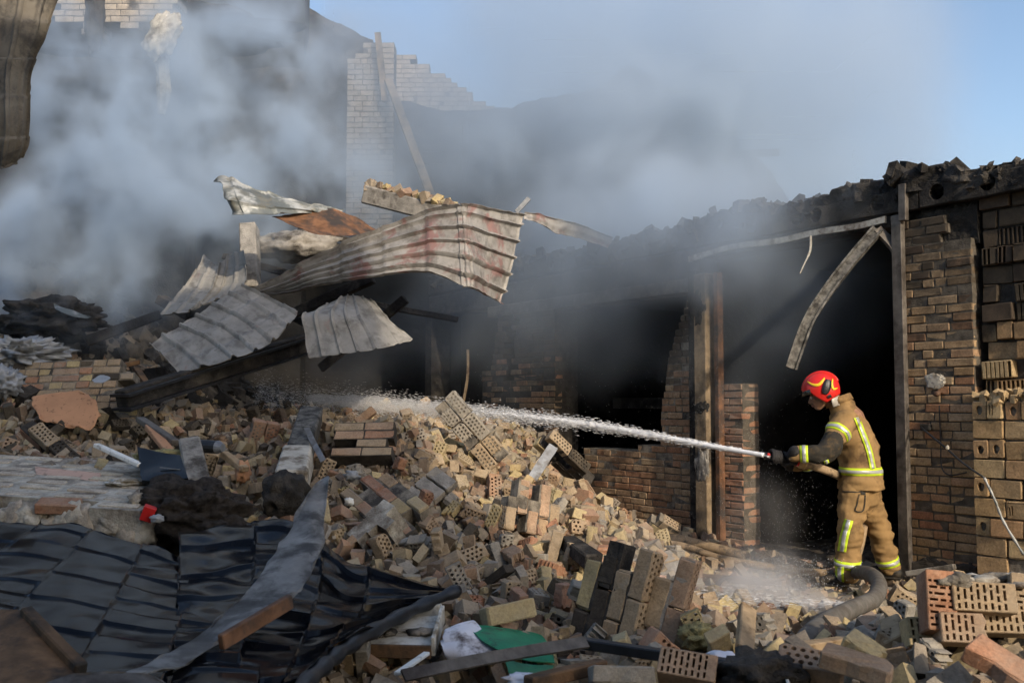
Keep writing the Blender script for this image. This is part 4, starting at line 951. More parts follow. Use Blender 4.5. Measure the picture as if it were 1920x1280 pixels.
for hp_, hn_, q in cand:
    u = pr.random()
    kind = 'whole' if u < 0.33 else ('broken' if u < 0.84 else 'solid')
    me = pr.choice(WHOLE if kind == 'whole' else (PARTB if kind == 'broken' else SOLID + HALF))
    mt = pr.choices(['tan', 'orange', 'yellow', 'grey', 'pink', 'sooty'], [40, 11, 20, 20, 6, 28 if q[0] < 600 else (4 if q[0] < 1200 else 12)])[0]
    pose = pr.random()
    base = Euler((0, 0, 0)) if pose < 0.42 else (Euler((R(90), 0, 0)) if pose < 0.75 else Euler((0, R(90), 0)))
    hh = 0.042 if pose < 0.42 else (0.06 if pose < 0.75 else 0.09)
    tilt = Euler((pr.gauss(0, 0.38), pr.gauss(0, 0.38), pr.uniform(0, 6.28))).to_matrix()
    al = Vector((0, 0, 1)).rotation_difference((hn_ + Vector((0, 0, 1.2))).normalized()).to_matrix()
    rt = al @ tilt @ base.to_matrix()
    sc = pr.uniform(0.80, 0.98)
    mw = Matrix.LocRotScale(hp_ + Vector((0, 0, hh + pr.uniform(-0.03, 0.075))), rt.to_quaternion(), Vector((sc, sc, sc)))
    vis = -20 < q[0] < 1940 and q[1] < 1300
    if nt < 290 and vis:
        shape = {'whole': 'whole perforated brick', 'broken': 'broken-off perforated brick', 'solid': 'solid brick'}[kind]
        o = place(me, 'brick', mw, mt)
        o.name = 'loose_brick'
        how = 'lying flat' if pose < 0.42 else ('on its side' if pose < 0.75 else 'standing on end')
        lab = '%s %s %s %s' % (CNAME[mt], shape, how, zone(q, hp_))
        tag(o, lab, 'brick', lab.replace('brick ', 'bricks ', 1), 'thing'); nt += 1
    else: rest.append((me, mw))
def join_bricks(name, lst, mat, label):
    V, Fc = [], []
    for me, mw in lst:
        k = len(V); V += [tuple(mw @ v.co) for v in me.vertices]; Fc += [tuple(i + k for i in p.vertices) for p in me.polygons]
    o = MB().add(V, Fc).build(name, mat)
    return tag(o, label, 'rubble', None, 'stuff')
# under-layer: half buried bricks filling the heap, too many to count
for k in range(2600):
    x = pr.uniform(-5.2, 4.6); y = pr.uniform(3.3, 11.5)
    hp_, hn_ = drop(x, y); q = to_px(hp_)
    if not poly_in(PILE, *q) or (barred(q, hp_) and pr.random() < 0.8): continue
    me = pr.choice(PARTB + HALF + SOLID + WHOLE[1:2])
    rt = Euler((pr.uniform(0, 6.28), pr.uniform(0, 6.28), pr.uniform(0, 6.28))).to_matrix()
    sc = pr.uniform(0.6, 1.0)
    rest.append((me, Matrix.LocRotScale(hp_ + Vector((0, 0, pr.uniform(-0.05, 0.03))), rt.to_quaternion(), Vector((sc, sc, sc)))))
left_ = [r_ for r_ in rest if to_px(r_[1].translation)[0] < 600]; rest = [r_ for r_ in rest if to_px(r_[1].translation)[0] >= 600]
join_bricks('brick_rubble', rest, 'mixed', 'mass of half-buried broken bricks filling the rubble heap')
join_bricks('burnt_rubble', left_, 'mixed_burnt', 'sooty half-buried brick fragments between the two fallen slabs')
# chips and crumbs
V, Fc = [], []
CH = [[Vector((pr.uniform(0.6, 1) * sx, pr.uniform(0.6, 1) * sy, pr.uniform(0.6, 1) * sz)) for sx in (-1, 1) for sy in (-1, 1) for sz in (-1, 1)] for _ in range(12)]
BF = [(0, 1, 3, 2), (4, 6, 7, 5), (0, 4, 5, 1), (2, 3, 7, 6), (0, 2, 6, 4), (1, 5, 7, 3)]
PILE2 = [(-40, 640), (250, 690), (460, 780), (735, 735), (960, 800), (1060, 850), (1100, 960), (1300, 1000), (1420, 1040), (1560, 1080), (1960, 1060), (1960, 1320), (560, 1320), (600, 1200), (640, 1040), (440, 990), (250, 980), (-40, 860)]
nchip = 0
for k in range(62000):
    x = pr.uniform(-6, 4.8); y = pr.uniform(3.2, 12.5)
    hp_, hn_ = drop(x, y); q = to_px(hp_)
    if not poly_in(PILE2, *q): continue
    s_ = 0.010 + 0.055 * pr.random() ** 2.5
    rt = Euler((pr.uniform(0, 6), pr.uniform(0, 6), pr.uniform(0, 6))).to_matrix()
    c = hp_ + Vector((0, 0, s_ * 0.4 + (0.09 * pr.random() if pr.random() < 0.45 else 0)))
    b = len(V); f = (pr.uniform(0.7, 1.8), 1, pr.uniform(0.4, 1))
    V += [tuple(c + rt @ Vector((v.x * s_ * f[0], v.y * s_, v.z * s_ * f[2]))) for v in pr.choice(CH)]
    Fc += [tuple(i + b for i in t_) for t_ in BF]; nchip += 1
    if nchip > 24000: break
tag(MB().add(V, Fc).build('rubble_chips', 'chips'), 'scatter of small brick chips, mortar crumbs and splinters over the heap', 'rubble', None, 'stuff')
# charred crumbs on the burnt slope at the far left and inside the cavity
V, Fc = [], []
for k in range(5200):
    x = pr.uniform(-8, 0.8); y = pr.uniform(8.6, 15)
    hp_, hn_ = drop(x, y); q = to_px(hp_)
    if poly_in(PILE, *q) or q[1] > 800: continue
    s_ = 0.02 + 0.12 * pr.random() ** 3
    rt = Euler((pr.uniform(0, 6), pr.uniform(0, 6), pr.uniform(0, 6))).to_matrix(); b = len(V)
    V += [tuple(hp_ + rt @ Vector((v.x * s_ * pr.uniform(0.8, 1.6), v.y * s_, v.z * s_ * 0.6))) for v in pr.choice(CH)]
    Fc += [tuple(i + b for i in t_) for t_ in BF]
tag(MB().add(V, Fc).build('charred_debris', 'char'), 'charred debris covering the burnt slope behind the slabs', 'debris', None, 'stuff')
# ------------------------------------------------------------------ dark tiled roof in the foreground
dr = empty('fallen_roof', P(250, 1200, 4.2), 'fallen dark glossy metal-tile roof section with blue sky sheen in the foreground', 'roof')
sheet('tile_panel', [[(-70, 962, 5.75), (60, 984, 5.6), (140, 984, 5.6), (222, 1012, 5.5), (300, 1033, 5.4), (372, 1056, 5.3), (470, 1086, 5.1)],
                     [(-210, 1036, 5.05), (-70, 1054, 4.95), (50, 1068, 4.9), (165, 1088, 4.8), (270, 1108, 4.72), (370, 1128, 4.65), (490, 1152, 4.55)],
                     [(-350, 1130, 4.35), (-190, 1148, 4.25), (-45, 1164, 4.2), (100, 1182, 4.12), (230, 1197, 4.06), (350, 1210, 4.02), (490, 1226, 4.0)],
                     [(-520, 1285, 3.5), (-330, 1295, 3.45), (-150, 1305, 3.42), (20, 1310, 3.4), (180, 1310, 3.4), (330, 1310, 3.4), (480, 1310, 3.4)]],
      'dark_tile', 190, 160, ribs=5, rib_h=0.006, rib_w=0.05, steps=6, step_h=0.009, parent=dr, crumple=0.02, seed=21, rag=0.01, stagger=True, flip=True, tiles=0.006)
sheet('tile_panel', [[(335, 1005, 5.6), (430, 986, 5.85), (520, 978, 5.95), (600, 992, 5.8), (642, 1046, 5.6), (742, 1086, 5.4), (852, 1106, 5.25)],
                     [(335, 1085, 4.95), (430, 1070, 5.1), (520, 1072, 5.15), (600, 1092, 5.1), (655, 1120, 4.95), (725, 1128, 4.95), (820, 1118, 5.15)],
                     [(330, 1180, 4.2), (420, 1180, 4.25), (500, 1190, 4.25), (570, 1200, 4.25), (625, 1190, 4.4), (690, 1165, 4.65), (790, 1136, 5.05)],
                     [(320, 1310, 3.45), (400, 1310, 3.45), (470, 1310, 3.45), (530, 1300, 3.5), (590, 1262, 3.75), (650, 1212, 4.15), (760, 1150, 4.85)]],
      'dark_tile', 150, 120, ribs=4, rib_h=0.008, rib_w=0.06, steps=6, step_h=0.018, parent=dr, crumple=0.045, seed=27, rag=0.015, stagger=True, flip=True, tiles=0.012)
MB().tube(spline([P(858, 1106, 5.22), P(780, 1140, 4.95), P(700, 1182, 4.5), P(640, 1220, 4.1), P(600, 1254, 3.8), P(555, 1300, 3.45)], 40), [0.032 + 0.006 * math.sin(i * 1.3) for i in range(40)], 10).build('ridge_cap', 'black_metal', dr, smooth=True)
fl = empty('torn_flap', P(420, 1180, 4.2), 'torn grey sheet flap standing up from the dark roof with ragged edge', 'roof sheet')
sheet('flap', [[(236, 1262, 3.48), (330, 1216, 3.78), (400, 1170, 4.04), (480, 1088, 4.42), (545, 988, 4.85), (585, 915, 5.1), (612, 892, 5.2)],
               [(238, 1266, 3.42), (336, 1229, 3.7), (410, 1187, 3.94), (515, 1106, 4.3), (572, 1022, 4.68), (596, 950, 4.98), (614, 896, 5.16)],
               [(240, 1272, 3.38), (342, 1243, 3.64), (416, 1200, 3.88), (547, 1119, 4.22), (594, 1050, 4.58), (606, 985, 4.88), (616, 902, 5.12)]],
      'flap', 110, 34, parent=fl, crumple=0.02, rag=0.03, seed=31, thick=0.006)
MB().bar(P(414, 1204, 3.86), P(545, 1126, 4.2), 0.03, 0.06).build('edge_batten', 'rust', fl, bevel=0.004)
wp = empty('wooden_panel', P(60, 1240, 3.5), 'dark brown wooden panel with raised edge strip lying on the dark tiles', 'panel')
sheet('board', [[(-60, 1150, 3.75), (40, 1150, 3.7), (60, 1165, 3.68)], [(-60, 1310, 3.2), (60, 1310, 3.2), (150, 1262, 3.4)]], 'wood_dark', 20, 20, thick=0.03, parent=wp, crumple=0.005, rag=0)
MB().bar(P(48, 1148, 3.68), P(152, 1256, 3.38), 0.045, 0.05).build('edge_strip', 'wood_dark', wp, bevel=0.006)
sheet('curved_rim', [[(60, 1290, 3.25), (150, 1262, 3.3), (250, 1262, 3.35), (330, 1285, 3.3)], [(60, 1312, 3.2), (150, 1285, 3.25), (250, 1282, 3.3), (330, 1310, 3.25)]], 'steel_dull', 30, 8, thick=0.01, parent=wp)

# ------------------------------------------------------------------ single debris
def one(o, label, cat): return tag(o, label, cat, None, 'thing')
def board(name, quad, mat, t, label, cat, rag=0.02, crumple=0.006, seed=0, n=24):
    return one(sheet(name, quad, mat, n, n, thick=t, rag=rag, crumple=crumple, seed=seed), label, cat)
board('orange_board', [[(58, 742, 8.85), (120, 734, 8.9), (166, 738, 8.85)], [(66, 768, 8.72), (125, 768, 8.72), (186, 772, 8.68)], [(76, 790, 8.62), (130, 798, 8.58), (172, 803, 8.55)]], 'orange_board', 0.012, 'smooth orange board with a broken corner lying on the tilted brick slab', 'board', rag=0.05)
board('pink_board', [[(66, 876, 6.9), (120, 882, 6.85), (188, 888, 6.8)], [(70, 896, 6.75), (125, 902, 6.7), (184, 908, 6.65)]], 'pink_board', 0.012, 'pale pink board on the flat mortar-covered slab', 'board', rag=0.01)
board('grey_sheet_scrap', [[(172, 712, 8.7), (190, 703, 8.8), (206, 706, 8.75)], [(176, 716, 8.62), (192, 716, 8.62), (204, 710, 8.68)]], 'film', 0.006, 'small white-blue scrap of sheet on the tilted brick slab', 'scrap')
bp = empty('appliance_front', P(300, 890, 6.7), 'glossy black appliance panel standing in the debris beside a grey concrete post', 'panel')
sheet('face', [[(258, 842, 6.9), (300, 850, 6.85), (338, 856, 6.8)], [(266, 905, 6.5), (310, 905, 6.5), (354, 900, 6.5)]], 'black_gloss', 20, 20, thick=0.03, parent=bp, crumple=0.012, rag=0.004)
MB().bar(P(300, 876, 6.62), P(338, 880, 6.6), 0.008, 0.006).build('trim', 'steel_grey', bp)
one(MB().bar(P(180, 834, 6.95), P(264, 872, 6.7), 0.05, 0.03).build('white_profile', 'white_clean', bevel=0.006), 'long white window profile poking out beside the black glossy panel', 'profile')
one(MB().bar(P(356, 832, 7.0), P(374, 912, 6.55), 0.15, 0.12, Vector((0.3, -1, 0.4)), 0.008).build('concrete_stub', 'concrete', bevel=0.012), 'short grey concrete post standing beside the black glossy panel', 'post')
cl = empty('concrete_column', P(555, 900, 7.4), 'fallen white-washed concrete column burnt black at its lower end', 'column')
MB().bar(P(584, 782, 8.9), P(558, 862, 7.9), 0.19, 0.2, Vector((0.1, -0.6, 1)), 0.012).build('rear_shaft', 'burnt_profile', cl, bevel=0.015)
MB().bar(P(560, 856, 7.85), P(547, 908, 7.2), 0.22, 0.2, Vector((0.1, -0.6, 1)), 0.012).build('white_shaft', 'plaster', cl, bevel=0.015)
lump('burnt_end', P(536, 930, 7.0), (0.16, 0.18, 0.17), 'char', cl, seed=4, amp=0.25)
bs = empty('bent_strap', P(590, 830, 8.0), 'bent grey steel strap standing up beside the fallen column', 'strap')
strip('strap', [P(574, 800, 8.1), P(588, 830, 8.0), P(600, 852, 7.9), P(606, 864, 7.85)], 0.045, 0.008, 'steel_grey', bs, 16)
MB().bar(P(568, 798, 8.1), P(584, 800, 8.1), 0.03, 0.01).build('strap_head', 'steel_grey', bs)
one(strip('leaning_plate', [P(1038, 836, 9.0), P(1018, 866, 8.9), P(998, 897, 8.8)], 0.09, 0.012, 'steel_grey', None, 8), 'flat grey metal plate leaning on the sooty yellow chunk', 'plate')
wo = lump('burnt_wool', P(350, 960, 6.45), (0.36, 0.32, 0.20), 'wool', seed=9, amp=0.35, freq=2.6, sub=5, fine=0.10); one(wo, 'heap of burnt brown fibrous insulation behind the dark roof', 'insulation')
wo = lump('burnt_wool', P(425, 990, 6.3), (0.14, 0.14, 0.08), 'wool', seed=19, amp=0.4, sub=4, fine=0.1); one(wo, 'small tuft of burnt fibre at the right foot of the brown insulation heap', 'insulation')
wo = lump('yellow_wool', P(315, 862, 6.95), (0.22, 0.12, 0.07), 'yellow_wool', seed=12, amp=0.4, sub=4, fine=0.15); one(wo, 'tuft of yellow glass wool behind the black glossy panel', 'insulation')
wo = lump('yellow_wool', P(1310, 1192, 4.8), (0.09, 0.08, 0.06), 'yellow_wool', seed=15, amp=0.4, sub=4, fine=0.15); one(wo, 'clump of yellow insulation foam beside the mortar-caked chunk', 'insulation')
rbx = empty('red_box', P(282, 975, 6.1), 'small red box with crumpled silver foil beside the flat slab', 'box')
MB().box(P(278, 962, 6.1), (0.075, 0.06, 0.09), Euler((0.2, 0.35, 0.3)).to_matrix()).build('box', 'red', rbx, bevel=0.004)
lump('foil', P(294, 972, 6.05), (0.04, 0.03, 0.025), 'film', rbx, seed=3, amp=0.5, sub=3)
wo = lump('crumpled_film', P(30, 665, 9.6), (0.42, 0.3, 0.16), 'film', seed=21, amp=0.6, freq=3.6, sub=5, fine=0.3); one(wo, 'crumpled grey-white plastic film at the edge of the burnt slope', 'film')
wo = lump('crumpled_film', P(8, 715, 9.0), (0.14, 0.1, 0.13), 'film', seed=23, amp=0.6, freq=3.6, sub=4, fine=0.3); one(wo, 'small bunch of grey film hanging by the left end of the tilted brick slab', 'film')
wo = lump('burnt_sheet', P(95, 600, 11.2), (0.55, 0.4, 0.22), 'char', seed=25, amp=0.5, sub=5); one(wo, 'charred roof wreckage with pale peeling edges on the burnt slope', 'wreckage')
sheet('peeling_edge', [[(100, 570, 10.9), (130, 580, 10.8), (172, 595, 10.7)], [(105, 582, 10.8), (132, 592, 10.7), (165, 598, 10.7)]], 'sheet_white', 20, 8, parent=wo)
# drawer, papers, folder
dw = empty('broken_drawer', P(730, 1190, 4.75), 'broken white drawer with a wooden edge under the dark roof corner', 'drawer')
sheet('inside', [[(690, 1170, 5.0), (760, 1158, 5.0), (826, 1154, 5.0)], [(646, 1212, 4.7), (730, 1215, 4.65), (806, 1214, 4.65)]], 'white', 24, 24, thick=0.012, parent=dw, crumple=0.004, rag=0.003)
MB().bar(P(642, 1218, 4.66), P(808, 1222, 4.6), 0.02, 0.06).build('front_edge', 'wood_dark', dw, bevel=0.004)
MB().bar(P(812, 1212, 4.62), P(830, 1150, 5.0), 0.02, 0.09).build('side_rail', 'white', dw, bevel=0.003)
MB().bar(P(725, 1162, 5.03), P(830, 1146, 5.05), 0.02, 0.08).build('back_rail', 'white', dw, bevel=0.003)
for k in range(9): lump('dirt', P(rnd.uniform(680, 800), rnd.uniform(1180, 1202), 4.8), (0.05, 0.05, 0.02), 'chips' if k % 2 else 'mortar', dw, seed=k, amp=0.5, sub=2)
pf = empty('green_folder', P(930, 1200, 4.6), 'green cardboard folder spilling sooty papers in front of the yellow brick', 'folder')
sheet('cover', [[(868, 1176, 4.75), (920, 1174, 4.8), (970, 1180, 4.85), (1012, 1186, 4.9)], [(900, 1196, 4.6), (950, 1198, 4.62), (1000, 1206, 4.65), (1036, 1212, 4.7)], [(940, 1222, 4.5), (980, 1232, 4.48), (1015, 1238, 4.5), (1042, 1240, 4.55)]], 'green', 30, 24, thick=0.004, parent=pf, crumple=0.015, rag=0.01)
sheet('cover', [[(945, 1232, 4.45), (975, 1238, 4.45), (1040, 1242, 4.5)], [(960, 1262, 4.25), (990, 1262, 4.25), (1020, 1256, 4.3)]], 'green', 20, 12, thick=0.004, parent=pf, crumple=0.02)
for k in range(9):
    a = k * 3.2
    sheet('page', [[(834 - k, 1180 + a, 4.72), (860, 1172 + a * 0.8, 4.76 - k * 0.012), (888, 1166 + a, 4.8 - k * 0.012)], [(832, 1196 + a, 4.66 - k * 0.01), (872, 1190 + a, 4.64 - k * 0.01), (915, 1194 + a, 4.66 - k * 0.01)], [(850, 1216 + a * 0.8, 4.6), (890, 1222 + a * 0.7, 4.56 - k * 0.008), (940, 1230 + a * 0.5, 4.52)]], 'paper', 20, 14, thick=0.0015, parent=pf, crumple=0.03, seed=k * 3, rag=0.012)
wo = lump('torn_paper', P(1355, 1230, 4.3), (0.06, 0.05, 0.02), 'paper', seed=5, amp=0.5, sub=3, fine=0.2); one(wo, 'scrap of torn white paper beside the standing wooden plank', 'paper')
wo = lump('torn_paper', P(985, 1272, 4.0), (0.08, 0.05, 0.02), 'paper', seed=6, amp=0.5, sub=3, fine=0.2); one(wo, 'crumpled white paper below the green folder', 'paper')
# bars and planks in the foreground
one(MB().bar(P(1088, 1204, 4.5), P(1392, 1250, 4.1), 0.055, 0.045).build('black_bar', 'black_metal', bevel=0.005), 'straight black metal bar lying in front of the fire-blackened chunk', 'bar')
one(strip('flat_bar', [P(756, 1266, 4.0), P(870, 1242, 4.15), P(980, 1222, 4.3), P(1100, 1203, 4.45)], 0.055, 0.012, 'steel_dull', None, 16, Vector((0, -0.7, 0.7))), 'dull brown flat bar crossing in front of the green folder', 'bar')
one(MB().bar(P(745, 1262, 4.05), P(800, 1224, 4.4), 0.03, 0.015).build('white_batten', 'white_clean', bevel=0.003), 'short white strip sticking out under the broken drawer', 'strip')
one(MB().bar(P(1402, 1140, 5.0), P(1396, 1222, 4.6), 0.085, 0.04, Vector((0.1, -1, 0.3)), 0.003).build('wood_plank', 'wood', bevel=0.006), 'short pale wooden plank standing upright beside the charred bundle', 'plank')
one(MB().bar(P(990, 1280, 3.9), P(1130, 1246, 4.2), 0.06, 0.05).build('wood_batten', 'wood_dark', bevel=0.006), 'brown wooden batten under the flat bar', 'batten')
one(MB().bar(P(1676, 1172, 4.7), P(1684, 1216, 4.45), 0.10, 0.09, Vector((0.3, -1, 0.2)), 0.004).build('wood_block', 'wood', bevel=0.006), 'olive wooden block standing beside the slotted hollow blocks', 'block')
wo = lump('charred_bundle', P(1425, 1264, 3.95), (0.17, 0.12, 0.09), 'char', seed=33, amp=0.4, sub=4, fine=0.12); one(wo, 'charred black bundle at the cut end of the fire hose', 'bundle')
rf = empty('white_bracket', P(1478, 1262, 4.0), 'twisted white metal bracket at the end of the fire hose', 'bracket')
MB().bar(P(1430, 1240, 4.15), P(1492, 1250, 4.05), 0.025, 0.012).build('arm', 'white_clean', rf, bevel=0.002)
MB().bar(P(1470, 1250, 4.05), P(1484, 1300, 3.75), 0.05, 0.012, Vector((0, -1, 0))).build('leg', 'white_clean', rf, bevel=0.002)
# placed bricks and blocks at the lower right
def laid(px, py, d, me, mat, yaw, tx, ty, label, sc=1.0, cat='brick', name='loose_brick'):
    rt = Euler((tx, ty, yaw)).to_matrix()
    o = place(me, name, Matrix.LocRotScale(P(px, py, d), rt.to_quaternion(), Vector((sc, sc, sc))), mat)
    return tag(o, label, cat, None, 'thing')
laid(1606, 1246, 3.75, SOLID[0], 'pink', -0.5, 0.15, 0.2, 'long pinkish solid brick in front of the pale broken slab by the hose', 1.0)
laid(1520, 1248, 3.95, WHOLE[0], 'pink', -0.35, 0.5, 0.1, 'dusty pink perforated brick beside the hose end')
laid(1640, 1232, 3.95, HALF[0], 'yellow', -0.6, 0.2, 0.5, 'flat pale yellow half brick behind the long pinkish brick', 1.0)
laid(1885, 1252, 3.75, SOLID[1], 'orange', -0.75, 0.3, 0.45, 'large pink-red brick tilted against dark rubble below the hollow blocks', 1.1)
laid(952, 1148, 4.95, WHOLE[0], 'yellow', 0.42, -0.25, -0.12, 'clean bright yellow perforated brick lying behind the green folder', 1.03)
laid(1138, 1052, 6.9, SOLID[0], 'orange', 0.25, -0.2, -0.1, 'red-orange brick lying flat beside the charred rafter piece')
laid(1060, 1105, 5.9, WHOLE[0], 'sooty', 1.1, 0.5, 0.2, 'half blackened perforated brick left of the fire-blackened chunk')
laid(1165, 1265, 4.0, SOLID[1], 'grey', 0.1, -0.3, 0.05, 'big mortar-smeared grey brick under the black bar', 1.0)
laid(1290, 1256, 4.0, SLOT[0], 'pink', -0.3, 0.9, 0.1, 'pinkish hollow block with open cells below the black bar', 0.9, 'block', 'loose_block')
one(MB().bar(P(1065, 1015, 7.2), P(1115, 1052, 6.6), 0.12, 0.1, jit=0.01).build('charred_rafter', 'char', bevel=0.01), 'charred rafter piece beside the upright perforated stack', 'rafter')
one(MB().bar(P(1130, 1012, 8.6), P(1195, 1021, 8.5), 0.03, 0.03, jit=0.006).build('wood_splinter', 'wood'), 'pale wood splinter lying before the window wall', 'splinter')
for k, (a, b, d1, c, e, d2, m_, lb) in enumerate([(1230, 1135, 6.2, 1240, 1080, 6.4, 'pink_board', 'upright pinkish tile sliver in the wet rubble behind the blackened chunk'),
        (1250, 1078, 7.8, 1470, 1092, 7.2, 'wood_dark', 'long dark wet plank lying under the leaking hose spray'),
        (1475, 1135, 6.6, 1560, 1125, 6.9, 'wood', 'light plank end just behind the hose leak'),
        (1480, 1048, 8.9, 1560, 1078, 8.6, 'char', 'charred stick leaning in the doorway behind the firefighter'),
        (1500, 1215, 4.5, 1600, 1200, 4.7, 'wood', 'splintered pale lath lying on the bricks beside the hose'),
        (255, 690, 9.8, 285, 735, 9.4, 'wood_dark', 'burnt timber stub standing right of the tilted brick slab'),
        (205, 690, 9.7, 260, 678, 9.9, 'wood_dark', 'burnt timber lying across behind the tilted brick slab'),
        (460, 880, 7.5, 420, 850, 7.7, 'wood', 'orange splintered timber beside the concrete stub'),
        (280, 800, 8.0, 320, 850, 7.4, 'orange_board', 'long orange board edge sloping down to the black glossy panel'),
        (262, 785, 8.2, 330, 830, 7.6, 'steel_dull', 'dark metal channel sloping down beside the orange board edge'),
        (1700, 1075, 8.15, 1790, 1062, 7.9, 'concrete', 'grey concrete kerb piece at the foot of the brick pillar')]):
    one(MB().bar(P(a, b, d1), P(c, e, d2), 0.07, 0.045, jit=0.005).build(['tile_sliver', 'wet_plank', 'plank_end', 'charred_stick', 'lath', 'timber_stub', 'burnt_timber', 'timber_splinter', 'board_edge', 'metal_channel', 'kerb_piece'][k], m_, bevel=0.005), lb, ['tile', 'plank', 'plank', 'stick', 'lath', 'timber', 'timber', 'timber', 'board', 'channel', 'kerb'][k])
pc = empty('metal_flask', P(392, 838, 7.6), 'dark metal flask with bright steel end lying in the debris behind the concrete stub', 'flask')
MB().tube([P(372, 836, 7.6), P(408, 838, 7.55)], 0.05, 14).build('barrel', 'black_metal', pc, smooth=False)
MB().tube([P(408, 838, 7.55), P(418, 839, 7.53)], [0.052, 0.03], 14).build('cap', 'steel_grey', pc)
for k, (a, b_, d_, sz_, m_, nm_, lb) in enumerate([(660, 892, 7.75, (0.06, 0.05, 0.04), 'film', 'foil_scrap', 'crumpled silver foil on the orange and yellow diagonal wall piece'),
        (762, 1016, 6.85, (0.13, 0.04, 0.03), 'sheet_white', 'peeled_strip', 'black and white peeled strip lying across the lower brick pile'),
        (655, 940, 7.35, (0.035, 0.03, 0.03), 'white_clean', 'white_cup', 'small white cup-sized scrap beside the diagonal wall piece'),
        (235, 905, 6.6, (0.13, 0.05, 0.025), 'white', 'white_shard', 'flat white shard between the flat slab and the black glossy panel'),
        (455, 885, 7.6, (0.05, 0.1, 0.08), 'orange_board', 'orange_shard', 'splintered orange board shard beside the fallen column'),
        (405, 960, 6.55, (0.10, 0.06, 0.05), 'concrete', 'mortar_clod', 'grey mortar clod on the brown insulation heap'),
        (395, 990, 6.3, (0.09, 0.06, 0.04), 'pink_board', 'tile_shard', 'pale tile shard at the foot of the brown insulation heap'),
        (1275, 1040, 8.6, (0.07, 0.05, 0.04), 'wood', 'wood_chunk', 'pale splintered wood chunk beside the tan canvas hose')]):
    one(lump(nm_, P(a, b_, d_), sz_, m_, seed=50 + k, amp=0.55, freq=3, sub=3, fine=0.25), lb, 'scrap')
# ------------------------------------------------------------------ firefighter
def evaluated(o):
    dg = bpy.context.evaluated_depsgraph_get(); dg.update()
    me = bpy.data.meshes.new_from_object(o.evaluated_get(dg)); bpy.data.objects.remove(o); return me
def fuse(mb, voxel, smooth=3, wrinkle=None):
    """weld overlapping closed shapes into one continuous skin"""
    o = mb.build('temp_fuse', 'char'); md = o.modifiers.new('r', 'REMESH'); md.mode = 'VOXEL'; md.voxel_size = voxel
    me = evaluated(o); me.materials.clear()
    bm = bmesh.new(); bm.from_mesh(me)
    for _ in range(smooth): bmesh.ops.smooth_vert(bm, verts=bm.verts, factor=0.5, use_axis_x=True, use_axis_y=True, use_axis_z=True)
    bm.normal_update()
    if wrinkle:
        dn = [(v, v.normal.copy(), wrinkle(v.co)) for v in bm.verts]
        for v, n, h in dn: v.co += n * h
    bm.to_mesh(me); bm.free()
    me.polygons.foreach_set('use_smooth', [True] * len(me.polygons))
    return me
def ball(mb, c, r, n=10):
    c = Vector(c); r = (r, r, r) if not isinstance(r, (tuple, list)) else r
    vs = [c + Vector((0, 0, r[2]))]; fs = []
    for i in range(1, n):
        t = math.pi * i / n
        for j in range(2 * n):
            a = math.pi * j / n; vs.append(c + Vector((r[0] * math.sin(t) * math.cos(a), r[1] * math.sin(t) * math.sin(a), r[2] * math.cos(t))))
    vs.append(c - Vector((0, 0, r[2]))); m = 2 * n
    for j in range(m): fs.append((0, 1 + j, 1 + (j + 1) % m)); fs.append((len(vs) - 1, 1 + (n - 2) * m + (j + 1) % m, 1 + (n - 2) * m + j))
    for i in range(n - 2):
        for j in range(m): fs.append((1 + i * m + j, 1 + (i + 1) * m + j, 1 + (i + 1) * m + (j + 1) % m, 1 + i * m + (j + 1) % m))
    mb.add(vs, fs)
def limb(mb, pts, rad, n=14, k=6, caps=True):
    m = (len(pts) - 1) * k + 1
    sp = spline(pts, m); rr = [float(np.interp(i / (m - 1) * (len(pts) - 1), range(len(pts)), rad)) for i in range(m)]
    mb.tube(sp, rr, n)
    if caps: ball(mb, pts[0], rad[0] * 0.98); ball(mb, pts[-1], rad[-1] * 0.98)
def rings(mb, rg, n=28):
    b = len(mb.v)
    for c, ax, rx, ay, ry in rg:
        for j in range(n):
            t = 2 * math.pi * j / n; mb.v.append(tuple(c + ax * (rx * math.cos(t)) + ay * (ry * math.sin(t))))
    for i in range(len(rg) - 1):
        for j in range(n): q = b + i * n; mb.f.append((q + j, q + (j + 1) % n, q + n + (j + 1) % n, q + n + j))
    mb.f.append(tuple(b + j for j in reversed(range(n)))); mb.f.append(tuple(b + (len(rg) - 1) * n + j for j in range(n)))
FWD = Vector((-0.90, 0.43, 0)).normalized(); LFT = Vector((-FWD.y, FWD.x, 0)); ZU = Vector((0, 0, 1))
M['turnout'] = mat_simple('turnout_cloth', (0.255, 0.16, 0.068), 0.92, var=0.22, scale=7, bump=0.35, bdist=0.004, dirt=(0.10, 0.062, 0.03), dirt_amt=0.32, dscale=4)
M['turnout_black'] = mat_simple('sooty_cloth', (0.028, 0.025, 0.02), 0.9, var=0.5, scale=8, bump=0.4, bdist=0.004, dirt=(0.10, 0.065, 0.03), dirt_amt=0.3, dscale=9)
M['hi_vis'] = mat_simple('hi_vis_tape', (0.50, 0.66, 0.03), 0.5, var=0.08, scale=20, bump=0.1)
M['reflective'] = mat_simple('reflective_tape', (0.44, 0.45, 0.44), 0.4, 0.3, var=0.12, scale=20, bump=0.1)
M['helmet_red'] = mat_simple('helmet_red', (0.62, 0.022, 0.018), 0.32, var=0.12, scale=9, bump=0.05, spec=0.5, dirt=(0.30, 0.03, 0.02), dirt_amt=0.25, dscale=12)
M['mark_yellow'] = mat_simple('mark_yellow', (0.75, 0.52, 0.03), 0.4, var=0.1, scale=15, bump=0.05)
M['skin'] = mat_simple('skin', (0.30, 0.165, 0.105), 0.55, var=0.2, scale=20, bump=0.15, dirt=(0.12, 0.07, 0.05), dirt_amt=0.35, dscale=14)
